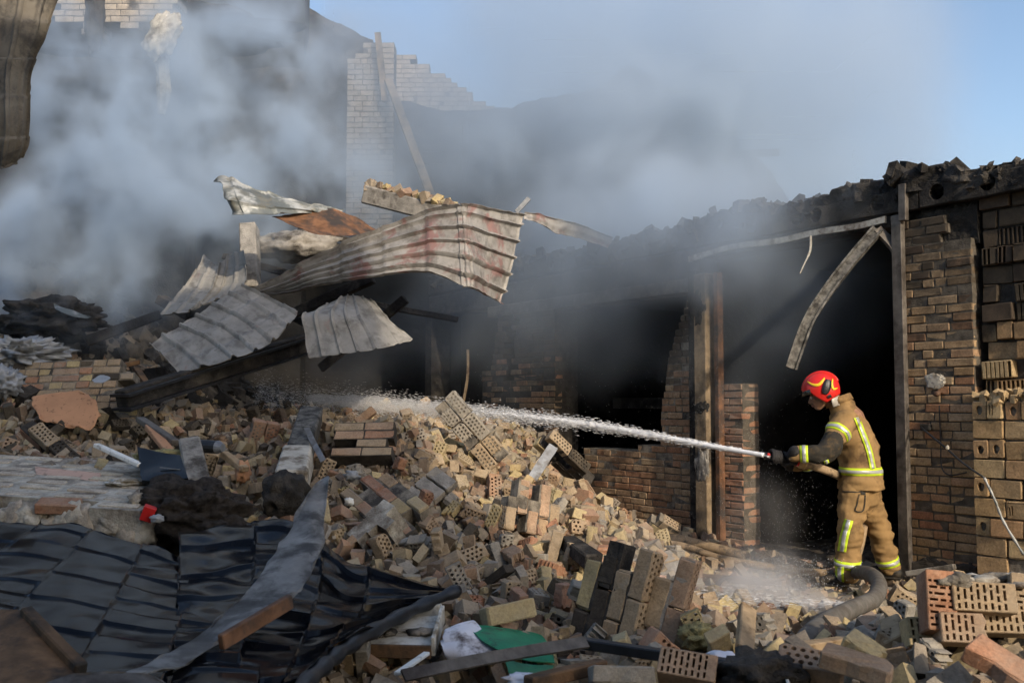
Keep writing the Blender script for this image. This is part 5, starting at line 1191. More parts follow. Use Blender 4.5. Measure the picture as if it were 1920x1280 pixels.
M['glove'] = mat_simple('glove', (0.018, 0.017, 0.018), 0.75, var=0.5, scale=20, bump=0.3)
M['boot'] = mat_simple('boot_rubber', (0.02, 0.018, 0.016), 0.6, var=0.4, scale=14, bump=0.2, dirt=(0.10, 0.08, 0.055), dirt_amt=0.4, dscale=9)
M['flap_silver'] = mat_simple('aluminised_cloth', (0.42, 0.40, 0.36), 0.45, 0.3, var=0.3, scale=20, bump=0.3)
M['brass'] = mat_simple('brass_fitting', (0.50, 0.36, 0.19), 0.4, 0.5, var=0.2, scale=20, bump=0.1)
ff = empty('person', P(1612, 1092, 8.2), 'firefighter in tan turnout gear and red helmet aiming a hose in the doorway', 'person')
hip = P(1613, 908, 8.25)
nS, nE, nWr = P(1586, 788, 8.03), P(1546, 850, 7.88), P(1490, 851, 7.95)
fS, fE, fWr = P(1584, 786, 8.47), P(1548, 858, 8.5), P(1490, 872, 8.22)
nozA, nozB = P(1505, 868, 8.07), P(1432, 853, 8.0)
nax = (nozB - nozA).normalized()
nK, nC = P(1594, 990, 8.08), P(1589, 1072, 8.12)
fK, fC = P(1646, 985, 8.42), P(1667, 1060, 8.46)
headc = P(1541, 731, 8.22)
hp_ang = R(20); HF = (FWD * math.cos(hp_ang) - ZU * math.sin(hp_ang)).normalized(); HU = HF.cross(LFT).normalized(); HU = HU if HU.z > 0 else -HU
# one continuous body under the clothes: trunk, neck, head, arms, legs
b = MB()
tor = [(P(1613, 930, 8.25), 0.17, 0.12), (P(1613, 900, 8.25), 0.17, 0.125), (P(1610, 860, 8.25), 0.165, 0.12), (P(1602, 815, 8.25), 0.19, 0.13), (P(1591, 782, 8.25), 0.18, 0.12), (P(1580, 762, 8.25), 0.09, 0.085)]
lean = (ZU * 0.93 + FWD * 0.36).normalized(); tf = lean.cross(LFT).normalized(); tf = tf if tf.dot(FWD) > 0 else -tf
rings(b, [(c, LFT, rs, tf, rf_) for c, rs, rf_ in tor])
limb(b, [P(1584, 768, 8.24), P(1562, 752, 8.23), P(1548, 742, 8.22)], [0.075, 0.065, 0.065])
for s_, e_, w_ in ((nS, nE, nWr), (fS, fE, fWr)): limb(b, [s_, s_.lerp(e_, 0.5), e_, e_.lerp(w_, 0.5), w_], [0.06, 0.052, 0.045, 0.042, 0.032])
for h_, k_, c_ in ((P(1603, 912, 8.16), nK, nC), (P(1628, 912, 8.36), fK, fC)): limb(b, [h_, h_.lerp(k_, 0.5), k_, k_.lerp(c_, 0.4), c_], [0.09, 0.08, 0.058, 0.056, 0.042])
H = lambda f, l, u: headc + HF * f + LFT * l + HU * u
ball(b, H(-0.005, 0, 0.0), (0.088, 0.085, 0.10)); ball(b, H(0.045, 0, -0.075), (0.062, 0.058, 0.065)); ball(b, H(0.075, 0, -0.118), (0.036, 0.034, 0.03))
limb(b, [H(0.098, 0, -0.02), H(0.124, 0, -0.062)], [0.013, 0.018], 8, 3); ball(b, H(0.102, 0, -0.092), (0.022, 0.03, 0.02))
limb(b, [H(0.085, -0.035, -0.012), H(0.092, 0, -0.008), H(0.085, 0.035, -0.012)], [0.013, 0.014, 0.013], 8, 3)
for sd in (-1, 1): ball(b, H(0.07, sd * 0.042, -0.055), (0.03, 0.023, 0.024)); ball(b, H(-0.01, sd * 0.085, -0.04), (0.02, 0.012, 0.03))
body = mesh_obj('body', fuse(b, 0.008, 2), 'skin', ff)
for sd in (-1, 1):
    e = MB(); ball(e, H(0.094, sd * 0.033, -0.032), 0.0125, 8); eo = e.build('eye', 'white_clean', body, smooth=True)
e = MB(); limb(e, [H(0.102, -0.022, -0.096), H(0.118, 0, -0.097), H(0.102, 0.022, -0.096)], [0.006, 0.008, 0.006], 8, 3); M['lip'] = mat_simple('lip', (0.22, 0.08, 0.065), 0.5); e.build('mouth', 'lip', body, smooth=True)
hr = MB(); ball(hr, H(-0.03, 0, -0.05), (0.075, 0.082, 0.07)); M['hair'] = mat_simple('hair', (0.03, 0.022, 0.017), 0.7, scale=60, bump=0.8); mesh_obj('hair', fuse(hr, 0.01, 1), 'hair', ff)
# jacket
def folds(p):
    q = Vector((p.x * 5, p.y * 5, p.z * 15)); q2 = Vector((p.x * 7 + p.z * 5, p.y * 7, p.z * 15 - p.x * 9))
    a = noise.noise(q) + 0.5 * noise.noise(q * 2.1 + Vector((3, 1, 2)))
    q3 = Vector((p.x * 22 + p.z * 16, p.y * 22, p.z * 20 - p.x * 14))
    return 0.014 * a + 0.009 * (abs(noise.noise(q2)) - 0.3) + 0.003 * (abs(noise.noise(q3)) - 0.3)
j = MB()
tj = [(P(1614, 917, 8.25), 0.242, 0.188), (P(1614, 905, 8.25), 0.238, 0.184), (P(1613, 885, 8.25), 0.225, 0.175), (P(1612, 868, 8.25), 0.22, 0.172), (P(1608, 845, 8.25), 0.218, 0.168), (P(1600, 818, 8.25), 0.222, 0.160), (P(1590, 794, 8.25), 0.212, 0.142), (P(1582, 773, 8.25), 0.16, 0.115), (P(1578, 758, 8.24), 0.105, 0.10), (P(1570, 750, 8.24), 0.088, 0.088)]
rings(j, [(c, LFT, rs, tf if i > 2 else FWD.lerp(tf, i / 3), rf_) for i, (c, rs, rf_) in enumerate(tj)])
for s_, e_, w_ in ((nS, nE, nWr), (fS, fE, fWr)):
    limb(j, [s_ + (ZU * -0.005), s_.lerp(e_, 0.5), e_, e_.lerp(w_, 0.5), w_], [0.105, 0.095, 0.084, 0.076, 0.060])
jme = fuse(j, 0.011, 3, folds)
jk = mesh_obj('jacket', jme, 'turnout', ff); jme.materials.append(M['turnout_black'])
def seg_t(p, a, c): ac = c - a; return max(0, min(1, (p - a).dot(ac) / ac.length_squared))
for pl in jme.polygons:
    c = pl.center
    for s_, e_, w_ in ((nS, nE, nWr), (fS, fE, fWr)):
        t1 = seg_t(c, s_, e_); d1 = (c - s_.lerp(e_, t1)).length; t2 = seg_t(c, e_, w_); d2 = (c - e_.lerp(w_, t2)).length
        k = 0.06 * noise.noise(c * 12)
        if (d1 < 0.13 and 0.55 + k < t1 and d1 < 0.12) or (d2 < 0.11 and t2 < 0.62 + k and t2 > 0.0 and not (c - nS).dot(FWD) < -0.02): pl.material_index = 1
JB = BVHTree.FromPolygons([v.co for v in jme.vertices], [tuple(p.vertices) for p in jme.polygons])
# trousers
tr = MB()
rings(tr, [(P(1614, 962, 8.25), LFT, 0.09, FWD, 0.08), (P(1614, 935, 8.25), LFT, 0.17, FWD, 0.145), (P(1614, 908, 8.25), LFT, 0.175, FWD, 0.14), (P(1613, 885, 8.25), LFT, 0.165, FWD, 0.135)])
limb(tr, [P(1604, 915, 8.16), P(1598, 950, 8.12), nK, P(1590, 1030, 8.1), nC], [0.12, 0.122, 0.108, 0.10, 0.102], caps=True)
limb(tr, [P(1624, 915, 8.36), P(1632, 950, 8.39), fK, P(1656, 1022, 8.44), fC], [0.118, 0.116, 0.102, 0.095, 0.092])
tme = fuse(tr, 0.011, 3, lambda p: 1.3 * folds(p)); tw = mesh_obj('trousers', tme, 'turnout', ff)
TB = BVHTree.FromPolygons([v.co for v in tme.vertices], [tuple(p.vertices) for p in tme.polygons])
# boots
def boot(ankle, toe_dir, sole_z):
    m = MB(); a = Vector(ankle); td = toe_dir.normalized(); s0 = Vector((a.x, a.y, sole_z))
    limb(m, [a + ZU * 0.06, a, s0 + ZU * 0.09 - td * 0.01], [0.062, 0.06, 0.062])
    limb(m, [s0 + ZU * 0.05 - td * 0.06, s0 + ZU * 0.055 + td * 0.04, s0 + ZU * 0.045 + td * 0.13, s0 + ZU * 0.04 + td * 0.18], [0.05, 0.056, 0.05, 0.036])
    bo = mesh_obj('boot', fuse(m, 0.009, 2), 'boot', ff)
    sm_ = MB(); sp_ = s0 + ZU * 0.008 + td * 0.055; sm_.box(sp_, (0.30, 0.095, 0.022), axes(td, ZU)); sm_.build('sole', 'boot', bo, bevel=0.008)
boot(P(1588, 1078, 8.12), FWD + LFT * 0.25, P(1588, 1098, 8.12).z)
boot(P(1668, 1066, 8.46), FWD * 0.9 - LFT * 0.1, P(1668, 1084, 8.46).z)
# tapes
def biggest(vs, fs):
    par = list(range(len(vs)))
    def fd(a):
        while par[a] != a: a = par[a]
        return a
    for f in fs:
        for b_ in f[1:]: par[fd(b_)] = fd(f[0])
    cnt = {}
    for f in fs: cnt[fd(f[0])] = cnt.get(fd(f[0]), 0) + 1
    if not cnt: return vs, fs
    k = max(cnt, key=cnt.get); fs = [f for f in fs if fd(f[0]) == k]
    used = sorted({i for f in fs for i in f}); mp = {a: b_ for b_, a in enumerate(used)}
    return [vs[i] for i in used], [tuple(mp[i] for i in f) for f in fs]
def ring_tape(bvh, a, c, t, width, rmax, name='tape', mid=True, parent=None, ang=(0, 360), tilt=None):
    ax = (c - a).normalized(); o0 = a.lerp(c, t)
    if tilt is not None: ax = (ax + tilt).normalized()
    u = ax.cross(Vector((0, 1, 0.1))).normalized(); v = ax.cross(u); n = 48; out = []
    for frac, lift, mt, nm in ((1.0, 0.004, 'hi_vis', name), (0.42, 0.0075, 'reflective', 'reflective_strip')):
        V = []; ok = []
        for i in range(n + 1):
            th = R(ang[0] + (ang[1] - ang[0]) * i / n); dr = u * math.cos(th) + v * math.sin(th); row = []
            for k in (-1, -0.33, 0.33, 1):
                oo = o0 + ax * (k * width * frac / 2); h = bvh.ray_cast(oo, dr, rmax)
                row.append(h[0] + dr * lift if h[0] else None)
            V.append(row)
        vs, fs, ix = [], [], {}
        for i, row in enumerate(V):
            for k, p in enumerate(row):
                if p is not None: ix[(i, k)] = len(vs); vs.append(p)
        for i in range(n):
            for k in range(3):
                q = [(i, k), (i + 1, k), (i + 1, k + 1), (i, k + 1)]
                if all(x in ix for x in q) and max((vs[ix[q[0]]] - vs[ix[q[1]]]).length, (vs[ix[q[0]]] - vs[ix[q[3]]]).length) < 0.08: fs.append(tuple(ix[x] for x in q))
        vs, fs = biggest(vs, fs)
        o_ = MB().add(vs, fs).build(nm, mt, parent, smooth=True)
        md = o_.modifiers.new('t', 'SOLIDIFY'); md.thickness = 0.003; out.append(o_)
    return out[0]
def path_tape(bvh, pxs, width, name='tape', parent=None, frac2=0.42, mats=('hi_vis', 'reflective'), n=30, lift=0.005):
    """tape laid on the cloth along a line seen from the front"""
    out = []
    sp = spline([Vector((a, c, 0)) for a, c in pxs], n)
    for frac, lf, mt, nm in ((1.0, lift, mats[0], name), (frac2, lift + 0.0035, mats[1] if len(mats) > 1 else None, 'reflective_strip')):
        if mt is None or frac == 0: continue
        rows = []
        for i, q in enumerate(sp):
            d = (sp[min(i + 1, n - 1)] - sp[max(i - 1, 0)]).normalized(); s2 = Vector((-d.y, d.x, 0)); row = []
            for k in (-1, -0.33, 0.33, 1):
                w_ = width(i / (n - 1)) if callable(width) else width
                e = q + s2 * (k * w_ * frac / 2); dr = ray(e.x, e.y).normalized(); h = bvh.ray_cast(Vector((0, 0, EYE)), dr)
                row.append(h[0] + h[1] * lf - dr * 0.002 if h[0] and h[0].y < 9 else None)
            rows.append(row)
        vs, fs, ix = [], [], {}
        for i, row in enumerate(rows):
            for k, p in enumerate(row):
                if p is not None: ix[(i, k)] = len(vs); vs.append(p)
        for i in range(n - 1):
            for k in range(3):
                q = [(i, k), (i + 1, k), (i + 1, k + 1), (i, k + 1)]
                if all(x in ix for x in q) and max((vs[ix[q[0]]] - vs[ix[q[2]]]).length, 0) < 0.09: fs.append(tuple(ix[x] for x in q))
        vs, fs = biggest(vs, fs)
        o_ = MB().add(vs, fs).build(nm, mt, parent, smooth=True)
        md = o_.modifiers.new('t', 'SOLIDIFY'); md.thickness = 0.002; out.append(o_)
    return out[0]
ring_tape(JB, nS, nE, 0.40, 0.060, 0.2, parent=jk)
ring_tape(JB, nE, nWr, 0.68, 0.062, 0.16, parent=jk)
ring_tape(JB, fE, fWr, 0.62, 0.062, 0.16, parent=jk)
ring_tape(JB, P(1614, 905, 8.25), P(1613, 860, 8.25), 0.52, 0.062, 0.4, parent=jk)
path_tape(JB, [(1605, 782), (1616, 810), (1629, 845), (1636, 878)], 11, parent=jk)
path_tape(JB, [(1548, 862), (1558, 885)], 9, parent=jk)
ring_tape(TB, nK, nC, 0.80, 0.066, 0.2, parent=tw)
ring_tape(TB, fK, fC, 0.90, 0.062, 0.2, parent=tw)
path_tape(TB, [(1592, 974), (1584, 1004), (1579, 1033)], 16, parent=tw)
path_tape(TB, [(1575, 1062), (1575, 1078), (1576, 1093)], 15, parent=tw)
path_tape(TB, [(1580, 921), (1605, 922), (1628, 921)], 2.2, 'pocket_seam', tw, 0, ('turnout_black',), lift=0.003)
path_tape(TB, [(1611, 926), (1607, 945), (1604, 957), (1618, 956), (1622, 928)], 2.2, 'pocket_seam', tw, 0, ('turnout_black',), lift=0.003)
path_tape(TB, [(1614, 925), (1622, 925)], 5, 'pocket_tab', tw, 0, ('turnout_black',), lift=0.006)
# gloves: palm, four fingers and thumb closed round the nozzle
def glove(cx, wrist, side, a0):
    m = MB(); u = nax.cross(ZU).normalized(); v = u.cross(nax); c = nozA.lerp(nozB, cx)
    rad = 0.036
    pt = lambda off, an, rr: c + nax * off + (u * math.cos(an) + v * math.sin(an)) * rr
    pal = pt(0.0, a0, rad + 0.022)
    limb(m, [wrist, wrist.lerp(pal, 0.55), pal], [0.044, 0.04, 0.036])
    for k in range(4):
        off = (k - 1.5) * 0.0235; ln = (190, 215, 205, 170)[k]
        pl = [pt(off * 0.9, a0 - 0.15, rad + 0.02)] + [pt(off, a0 + side * R(ln) * t_, rad + 0.012 + 0.004 * (t_ == 0.35)) for t_ in (0.18, 0.35, 0.6, 0.8, 1.0)]
        limb(m, pl, [0.015, 0.0135, 0.0135, 0.012, 0.0115, 0.010], 8, 3)
    limb(m, [pt(-0.03, a0, rad + 0.02), pt(-0.015, a0 - side * 0.7, rad + 0.016), pt(0.012, a0 - side * 1.35, rad + 0.013), pt(0.03, a0 - side * 1.8, rad + 0.012)], [0.017, 0.015, 0.0135, 0.0115], 8, 4)
    limb(m, [wrist + (wrist - pal).normalized() * 0.035, wrist], [0.052, 0.05])
    mesh_obj('glove', fuse(m, 0.0055, 1), 'glove', ff)
glove(0.40, nWr + (nozA - nWr) * 0.1 + nax * 0.02, -1, R(160))
glove(0.72, fWr + nax * 0.05, 1, R(35))
# helmet
hm = MB(); nA, nR = 72, 22
def rim(ph):
    a = abs((ph + 180) % 360 - 180); return float(np.interp(a, [0, 40, 60, 78, 95, 125, 180], [8, 3, -3, -30, -50, -42, -34]))
def hpt(ph, el, sc=1.0):
    c, s_ = math.cos(R(el)), math.sin(R(el)); f = math.cos(R(ph)) * c; l = math.sin(R(ph)) * c
    rf_ = 0.152 if f > 0 else 0.146
    return headc + HU * 0.012 + (HF * (f * rf_) + LFT * (l * 0.128) + HU * (s_ * (0.138 if s_ > 0 else 0.165))) * sc
vs_ = [];fs_ = []
for i in range(nA):
    ph = 360 * i / nA; r0 = rim(ph)
    for k in range(nR): vs_.append(hpt(ph, r0 + (90 - r0) * k / (nR - 1), 1.0 + 0.012 * math.exp(-((k - 0.5) / 1.2) ** 2)))
for i in range(nA):
    for k in range(nR - 1): fs_.append((i * nR + k, ((i + 1) % nA) * nR + k, ((i + 1) % nA) * nR + k + 1, i * nR + k + 1))
hme = MB().add(vs_, fs_).mesh('helmet', True)
bm = bmesh.new(); bm.from_mesh(hme); bmesh.ops.remove_doubles(bm, verts=bm.verts, dist=0.0005); bmesh.ops.recalc_face_normals(bm, faces=bm.faces); bm.to_mesh(hme); bm.free()
hme.polygons.foreach_set('use_smooth', [True] * len(hme.polygons))
he = mesh_obj('helmet', hme, 'helmet_red', ff)
md = he.modifiers.new('t', 'SOLIDIFY'); md.thickness = 0.007; md.offset = -1
HB = BVHTree.FromPolygons([v.co for v in hme.vertices], [tuple(p.vertices) for p in hme.polygons])
# crown ridge
MB().tube([hpt(0, e, 1.008) for e in range(15, 91, 5)] + [hpt(180, e, 1.008) for e in range(85, 0, -5)], 0.009, 8).build('crown_ridge', 'helmet_red', he, smooth=True)
M['visor'] = mat_simple('smoked_visor', (0.02, 0.022, 0.02), 0.15, var=0.3, scale=10, bump=0.02, spec=0.6)
V = []
for i in range(25):
    ph = -62 + 124 * i / 24
    for k, (e, sc) in enumerate(((12, 0.985), (4, 1.04), (-5, 1.12))): V.append(hpt(ph, e + rim(ph) * 0.3, sc))
o_ = MB().add(V, [(i * 3 + k, i * 3 + k + 1, i * 3 + k + 4, i * 3 + k + 3) for i in range(24) for k in range(2)]).build('visor', 'visor', he, smooth=True)
md = o_.modifiers.new('t', 'SOLIDIFY'); md.thickness = 0.004
path_tape(HB, [(1514, 715), (1524, 721), (1535, 721), (1543, 713), (1546, 708)], lambda t: 1.0 + 4.2 * math.sin(math.pi * t) ** 0.8, 'yellow_mark', he, 0, ('mark_yellow',), lift=0.002)
path_tape(HB, [(1561, 710), (1560, 722), (1563, 729), (1570, 727)], lambda t: 0.8 + 3.2 * math.sin(math.pi * t) ** 0.8, 'yellow_mark', he, 0, ('mark_yellow',), lift=0.002)
path_tape(HB, [(1553, 712), (1550, 725), (1546, 738)], lambda t: 5 + 10 * math.sin(math.pi * min(max(t, 0.06), 0.94)) ** 0.5, 'side_plate', he, 0, ('black_metal',), lift=0.006)
path_tape(HB, [(1552, 744), (1558, 741)], 6, 'clip_plate', he, 0, ('black_metal',), lift=0.005)
V = []
for i in range(21):
    ph = 122 + 116 * i / 20
    for k, (e, sc, dz) in enumerate(((-34, 0.96, 0), (-48, 1.0, -0.01), (-52, 1.14, -0.03))):
        V.append(hpt(ph, e, sc) + ZU * dz)
o_ = MB().add(V, [(i * 3 + k, i * 3 + k + 1, i * 3 + k + 4, i * 3 + k + 3) for i in range(20) for k in range(2)]).build('neck_flap', 'flap_silver', he, smooth=True)
md = o_.modifiers.new('t', 'SOLIDIFY'); md.thickness = 0.004
# collar
V = []
for i in range(25):
    th = 2 * math.pi * i / 24
    for k, (r1, dz) in enumerate(((0.105, 0.0), (0.098, 0.055))): V.append(P(1575, 757, 8.24) + (LFT * math.cos(th) + tf * math.sin(th)) * r1 + lean * dz)
o_ = MB().add(V, [(i * 2, i * 2 + 2, i * 2 + 3, i * 2 + 1) for i in range(24)]).build('collar', 'turnout', jk, smooth=True)
md = o_.modifiers.new('t', 'SOLIDIFY'); md.thickness = 0.012
# ------------------------------------------------------------------ nozzle and hoses
nz = empty('hose_nozzle', nozA, 'black branch-pipe nozzle with cream coupling held in the firefighter\'s gloves', 'nozzle')
ax = lambda t: nozA.lerp(nozB, t)
MB().tube([ax(0.12), ax(0.3), ax(0.32), ax(0.6), ax(0.62), ax(0.8), ax(0.97), ax(0.985)], [0.03, 0.03, 0.034, 0.034, 0.028, 0.026, 0.03, 0.022], 16).build('barrel', 'black_metal', nz)
MB().tube([ax(-0.07), ax(-0.06), ax(-0.02), ax(-0.01), ax(0.05), ax(0.06), ax(0.12)], [0.034, 0.047, 0.047, 0.042, 0.047, 0.047, 0.034], 16).build('coupling', 'brass', nz)
MB().tube([ax(0.12), ax(0.16)], [0.036, 0.036], 14).build('red_ring', 'red', nz)
e = MB(); ball(e, ax(0.90) + Vector((0, -0.03, 0.012)), 0.014, 8); e.build('knob', 'red', nz, smooth=True)
def hose(name, pts, r, mat, label, n=60):
    o = MB().tube(spline(pts, n), r, 12).build(name, mat, smooth=True); return one(o, label, 'hose')
M['hose_tan'] = mat_simple('hose_canvas', (0.30, 0.215, 0.13), 0.8, var=0.25, scale=18, bump=0.4, bdist=0.003, dirt=(0.07, 0.055, 0.04), dirt_amt=0.4, dscale=10)
hose('hand_hose', [ax(-0.05), P(1545, 880, 8.1), P(1575, 893, 8.28), P(1612, 915, 8.72), P(1622, 955, 8.62), P(1617, 1000, 8.32), P(1609, 1035, 8.28), P(1600, 1062, 8.3), P(1585, 1075, 8.5), P(1520, 1072, 8.6), P(1440, 1062, 8.8), P(1350, 1046, 9.1), P(1275, 1022, 9.4), P(1180, 1012, 9.5), P(1060, 985, 9.3)], 0.034, 'hose_tan', 'tan canvas hose running from the nozzle down between the legs and off left', 140)
hose('fire_hose', [P(1560, 1080, 8.3), P(1600, 1072, 8.1), P(1632, 1076, 7.6), P(1648, 1095, 7.0), P(1638, 1122, 6.4), P(1600, 1140, 6.0), P(1550, 1165, 5.5), P(1515, 1195, 5.1), P(1490, 1232, 4.75), P(1478, 1262, 4.5)], [float(np.interp(i, [0, 20, 35, 79], [0.052, 0.056, 0.054, 0.054])) for i in range(80)], 'hose', 'thick grey leaking fire hose looping behind the firefighter\'s boot', 80)
hose('drain_pipe', [P(1200, 1000, 10.0), P(1275, 1012, 9.7), P(1350, 1030, 9.4), P(1400, 1043, 9.2)], 0.05, 'hose_tan', 'dusty pipe lying at the foot of the timber post')
# ------------------------------------------------------------------ water
t = NT('water_white')
tr_ = t.n('ShaderNodeBsdfTransparent'); mx = t.n('ShaderNodeMixShader'); mx.inputs[0].default_value = 0.85
t.t.links.new(tr_.outputs[0], mx.inputs[1]); t.t.links.new(t.b.outputs[0], mx.inputs[2]); t.t.links.new(mx.outputs[0], t.out.inputs[0])
M['water'] = t.done((0.92, 0.93, 0.95), 0.25, 0, 0.5)
wj = empty('water_jet', nozB, 'white jet of water arching from the nozzle across the brick pile', 'water jet')
JP = [(1432, 853, 8.0), (1300, 830, 8.5), (1100, 795, 9.3), (900, 772, 10.0), (750, 761, 10.5), (620, 750, 10.9), (480, 738, 11.4)]
jp = spline([P(*c) for c in JP], 200)
wr = random.Random(3)
rr = [float(np.interp(i / 199, [0, 0.14, 0.35, 0.5], [0.019, 0.021, 0.024, 0.006])) for i in range(100)]
m = MB(); m.tube(jp[:100], rr, 14)
core = m.build('jet_core', 'water', wj, smooth=True)
for v in core.data.vertices: v.co += noise.noise_vector(v.co * 22) * (0.003 + 0.010 * max(0, (1432 - to_px(v.co)[0]) / 400))
OCT = [(1, 0, 0), (-1, 0, 0), (0, 1, 0), (0, -1, 0), (0, 0, 1), (0, 0, -1)]
OF = [(0, 2, 4), (2, 1, 4), (1, 3, 4), (3, 0, 4), (2, 0, 5), (1, 2, 5), (3, 1, 5), (0, 3, 5)]
def drops(name, gen, n, parent, mat='water'):
    V, Fc = [], []
    for _ in range(n):
        g = gen()
        if g is None: continue
        p, d, L, w_ = g; rt = axes(d, ZU); b_ = len(V)
        V += [tuple(p + rt @ Vector((o_[0] * L, o_[1] * w_, o_[2] * w_))) for o_ in OCT]; Fc += [tuple(i + b_ for i in f) for f in OF]
    return tag(MB().add(V, Fc).build(name, mat, parent, smooth=True), None, None, None, 'stuff')
def g_jet():
    t_ = wr.random() ** 0.75; x_ = t_ * 198; i = int(x_); p = jp[i].lerp(jp[i + 1], x_ - i); d = (jp[i + 1] - jp[max(0, i - 1)]).normalized()
    sp_ = float(np.interp(t_, [0, 0.15, 0.35, 0.6, 1], [0.004, 0.012, 0.028, 0.055, 0.12]))
    o_ = Vector((0, wr.gauss(0, sp_), wr.gauss(0, sp_) - 0.5 * abs(wr.gauss(0, sp_)) * t_))
    return p + o_ + d * wr.uniform(-0.05, 0.05), d + Vector((wr.gauss(0, .04), 0, wr.gauss(0, .04))), wr.uniform(0.008, 0.04) * (1 - 0.4 * t_), wr.uniform(0.0008, 0.0024) * (1.5 - 1.0 * t_)
drops('jet_streaks', g_jet, 16000, wj)
# fine mist carried along by the jet
mv = bpy.data.materials.new('jet_mist_volume'); mv.use_nodes = True; nt_ = mv.node_tree; nt_.nodes.remove(nt_.nodes['Principled BSDF'])
pv_ = nt_.nodes.new('ShaderNodeVolumePrincipled'); pv_.inputs['Color'].default_value = (0.96, 0.97, 0.98, 1); pv_.inputs['Density'].default_value = 5.0; pv_.inputs['Anisotropy'].default_value = 0.2
nt_.links.new(pv_.outputs[0], nt_.nodes['Material Output'].inputs['Volume'])
MB().tube(jp[30:180:5], [float(np.interp(i / 29, [0, 0.3, 0.8, 1], [0.03, 0.045, 0.09, 0.05])) * (1 + 0.15 * math.sin(i * 2.3)) for i in range(30)], 12).build('jet_mist', mv, wj, smooth=True)
def g_fan():
    an = R(wr.uniform(105, 186)); r_ = 260 * wr.random() ** 0.7
    return P(1432 + r_ * 0.75 * math.cos(an), 848 - r_ * math.sin(an), 8.05 + 0.002 * r_ + wr.gauss(0, 0.08)), Vector((wr.uniform(-1, 1), 0, wr.uniform(-1, 1))), wr.uniform(0.001, 0.0025), wr.uniform(0.0006, 0.0012)
drops('back_spray', g_fan, 900, wj)
def g_fall():
    px = wr.gauss(1440, 65); py = 860 + 215 * wr.random() ** 0.75
    if px > 1568: return None
    return P(px, py, 8.1 + wr.uniform(-0.4, 0.7)), Vector((wr.uniform(-.2, .2), 0, -1)), wr.uniform(0.001, 0.004), wr.uniform(0.0006, 0.0012)
drops('falling_drops', g_fall, 1300, wj)
def g_air():
    return P(wr.uniform(880, 1560), wr.uniform(600, 1000), wr.uniform(8.2, 10)), Vector((wr.uniform(-1, 1), 0, -1)), wr.uniform(0.0012, 0.003), wr.uniform(0.0008, 0.0014)
drops('airborne_drops', g_air, 900, wj)
lk = empty('water_leak', P(1590, 1132, 6.05), 'fan of water spraying sideways from a leak in the thick grey hose', 'water spray')
def g_leak():
    t_ = wr.random(); px = 1588 - 330 * t_; sp_ = 3 + 34 * t_
    return P(px, 1131 - 8 * t_ + wr.gauss(0, sp_ * 0.55), 6.05 + 0.6 * t_ + wr.gauss(0, 0.02 + 0.2 * t_)), Vector((-1, 0.2, wr.gauss(0, 0.12))), wr.uniform(0.01, 0.03), wr.uniform(0.0005, 0.001)
drops('leak_streaks', g_leak, 1300, lk)
def g_up():
    t_ = wr.random() ** 1.5; px = wr.gauss(1480, 45) ; py = 1105 - 60 * t_
    return P(px, py, 6.4 + wr.gauss(0, 0.15)), Vector((wr.uniform(-.6, .2), 0, 1)), wr.uniform(0.002, 0.006), wr.uniform(0.0006, 0.0012)
drops('leak_splash', g_up, 900, lk)
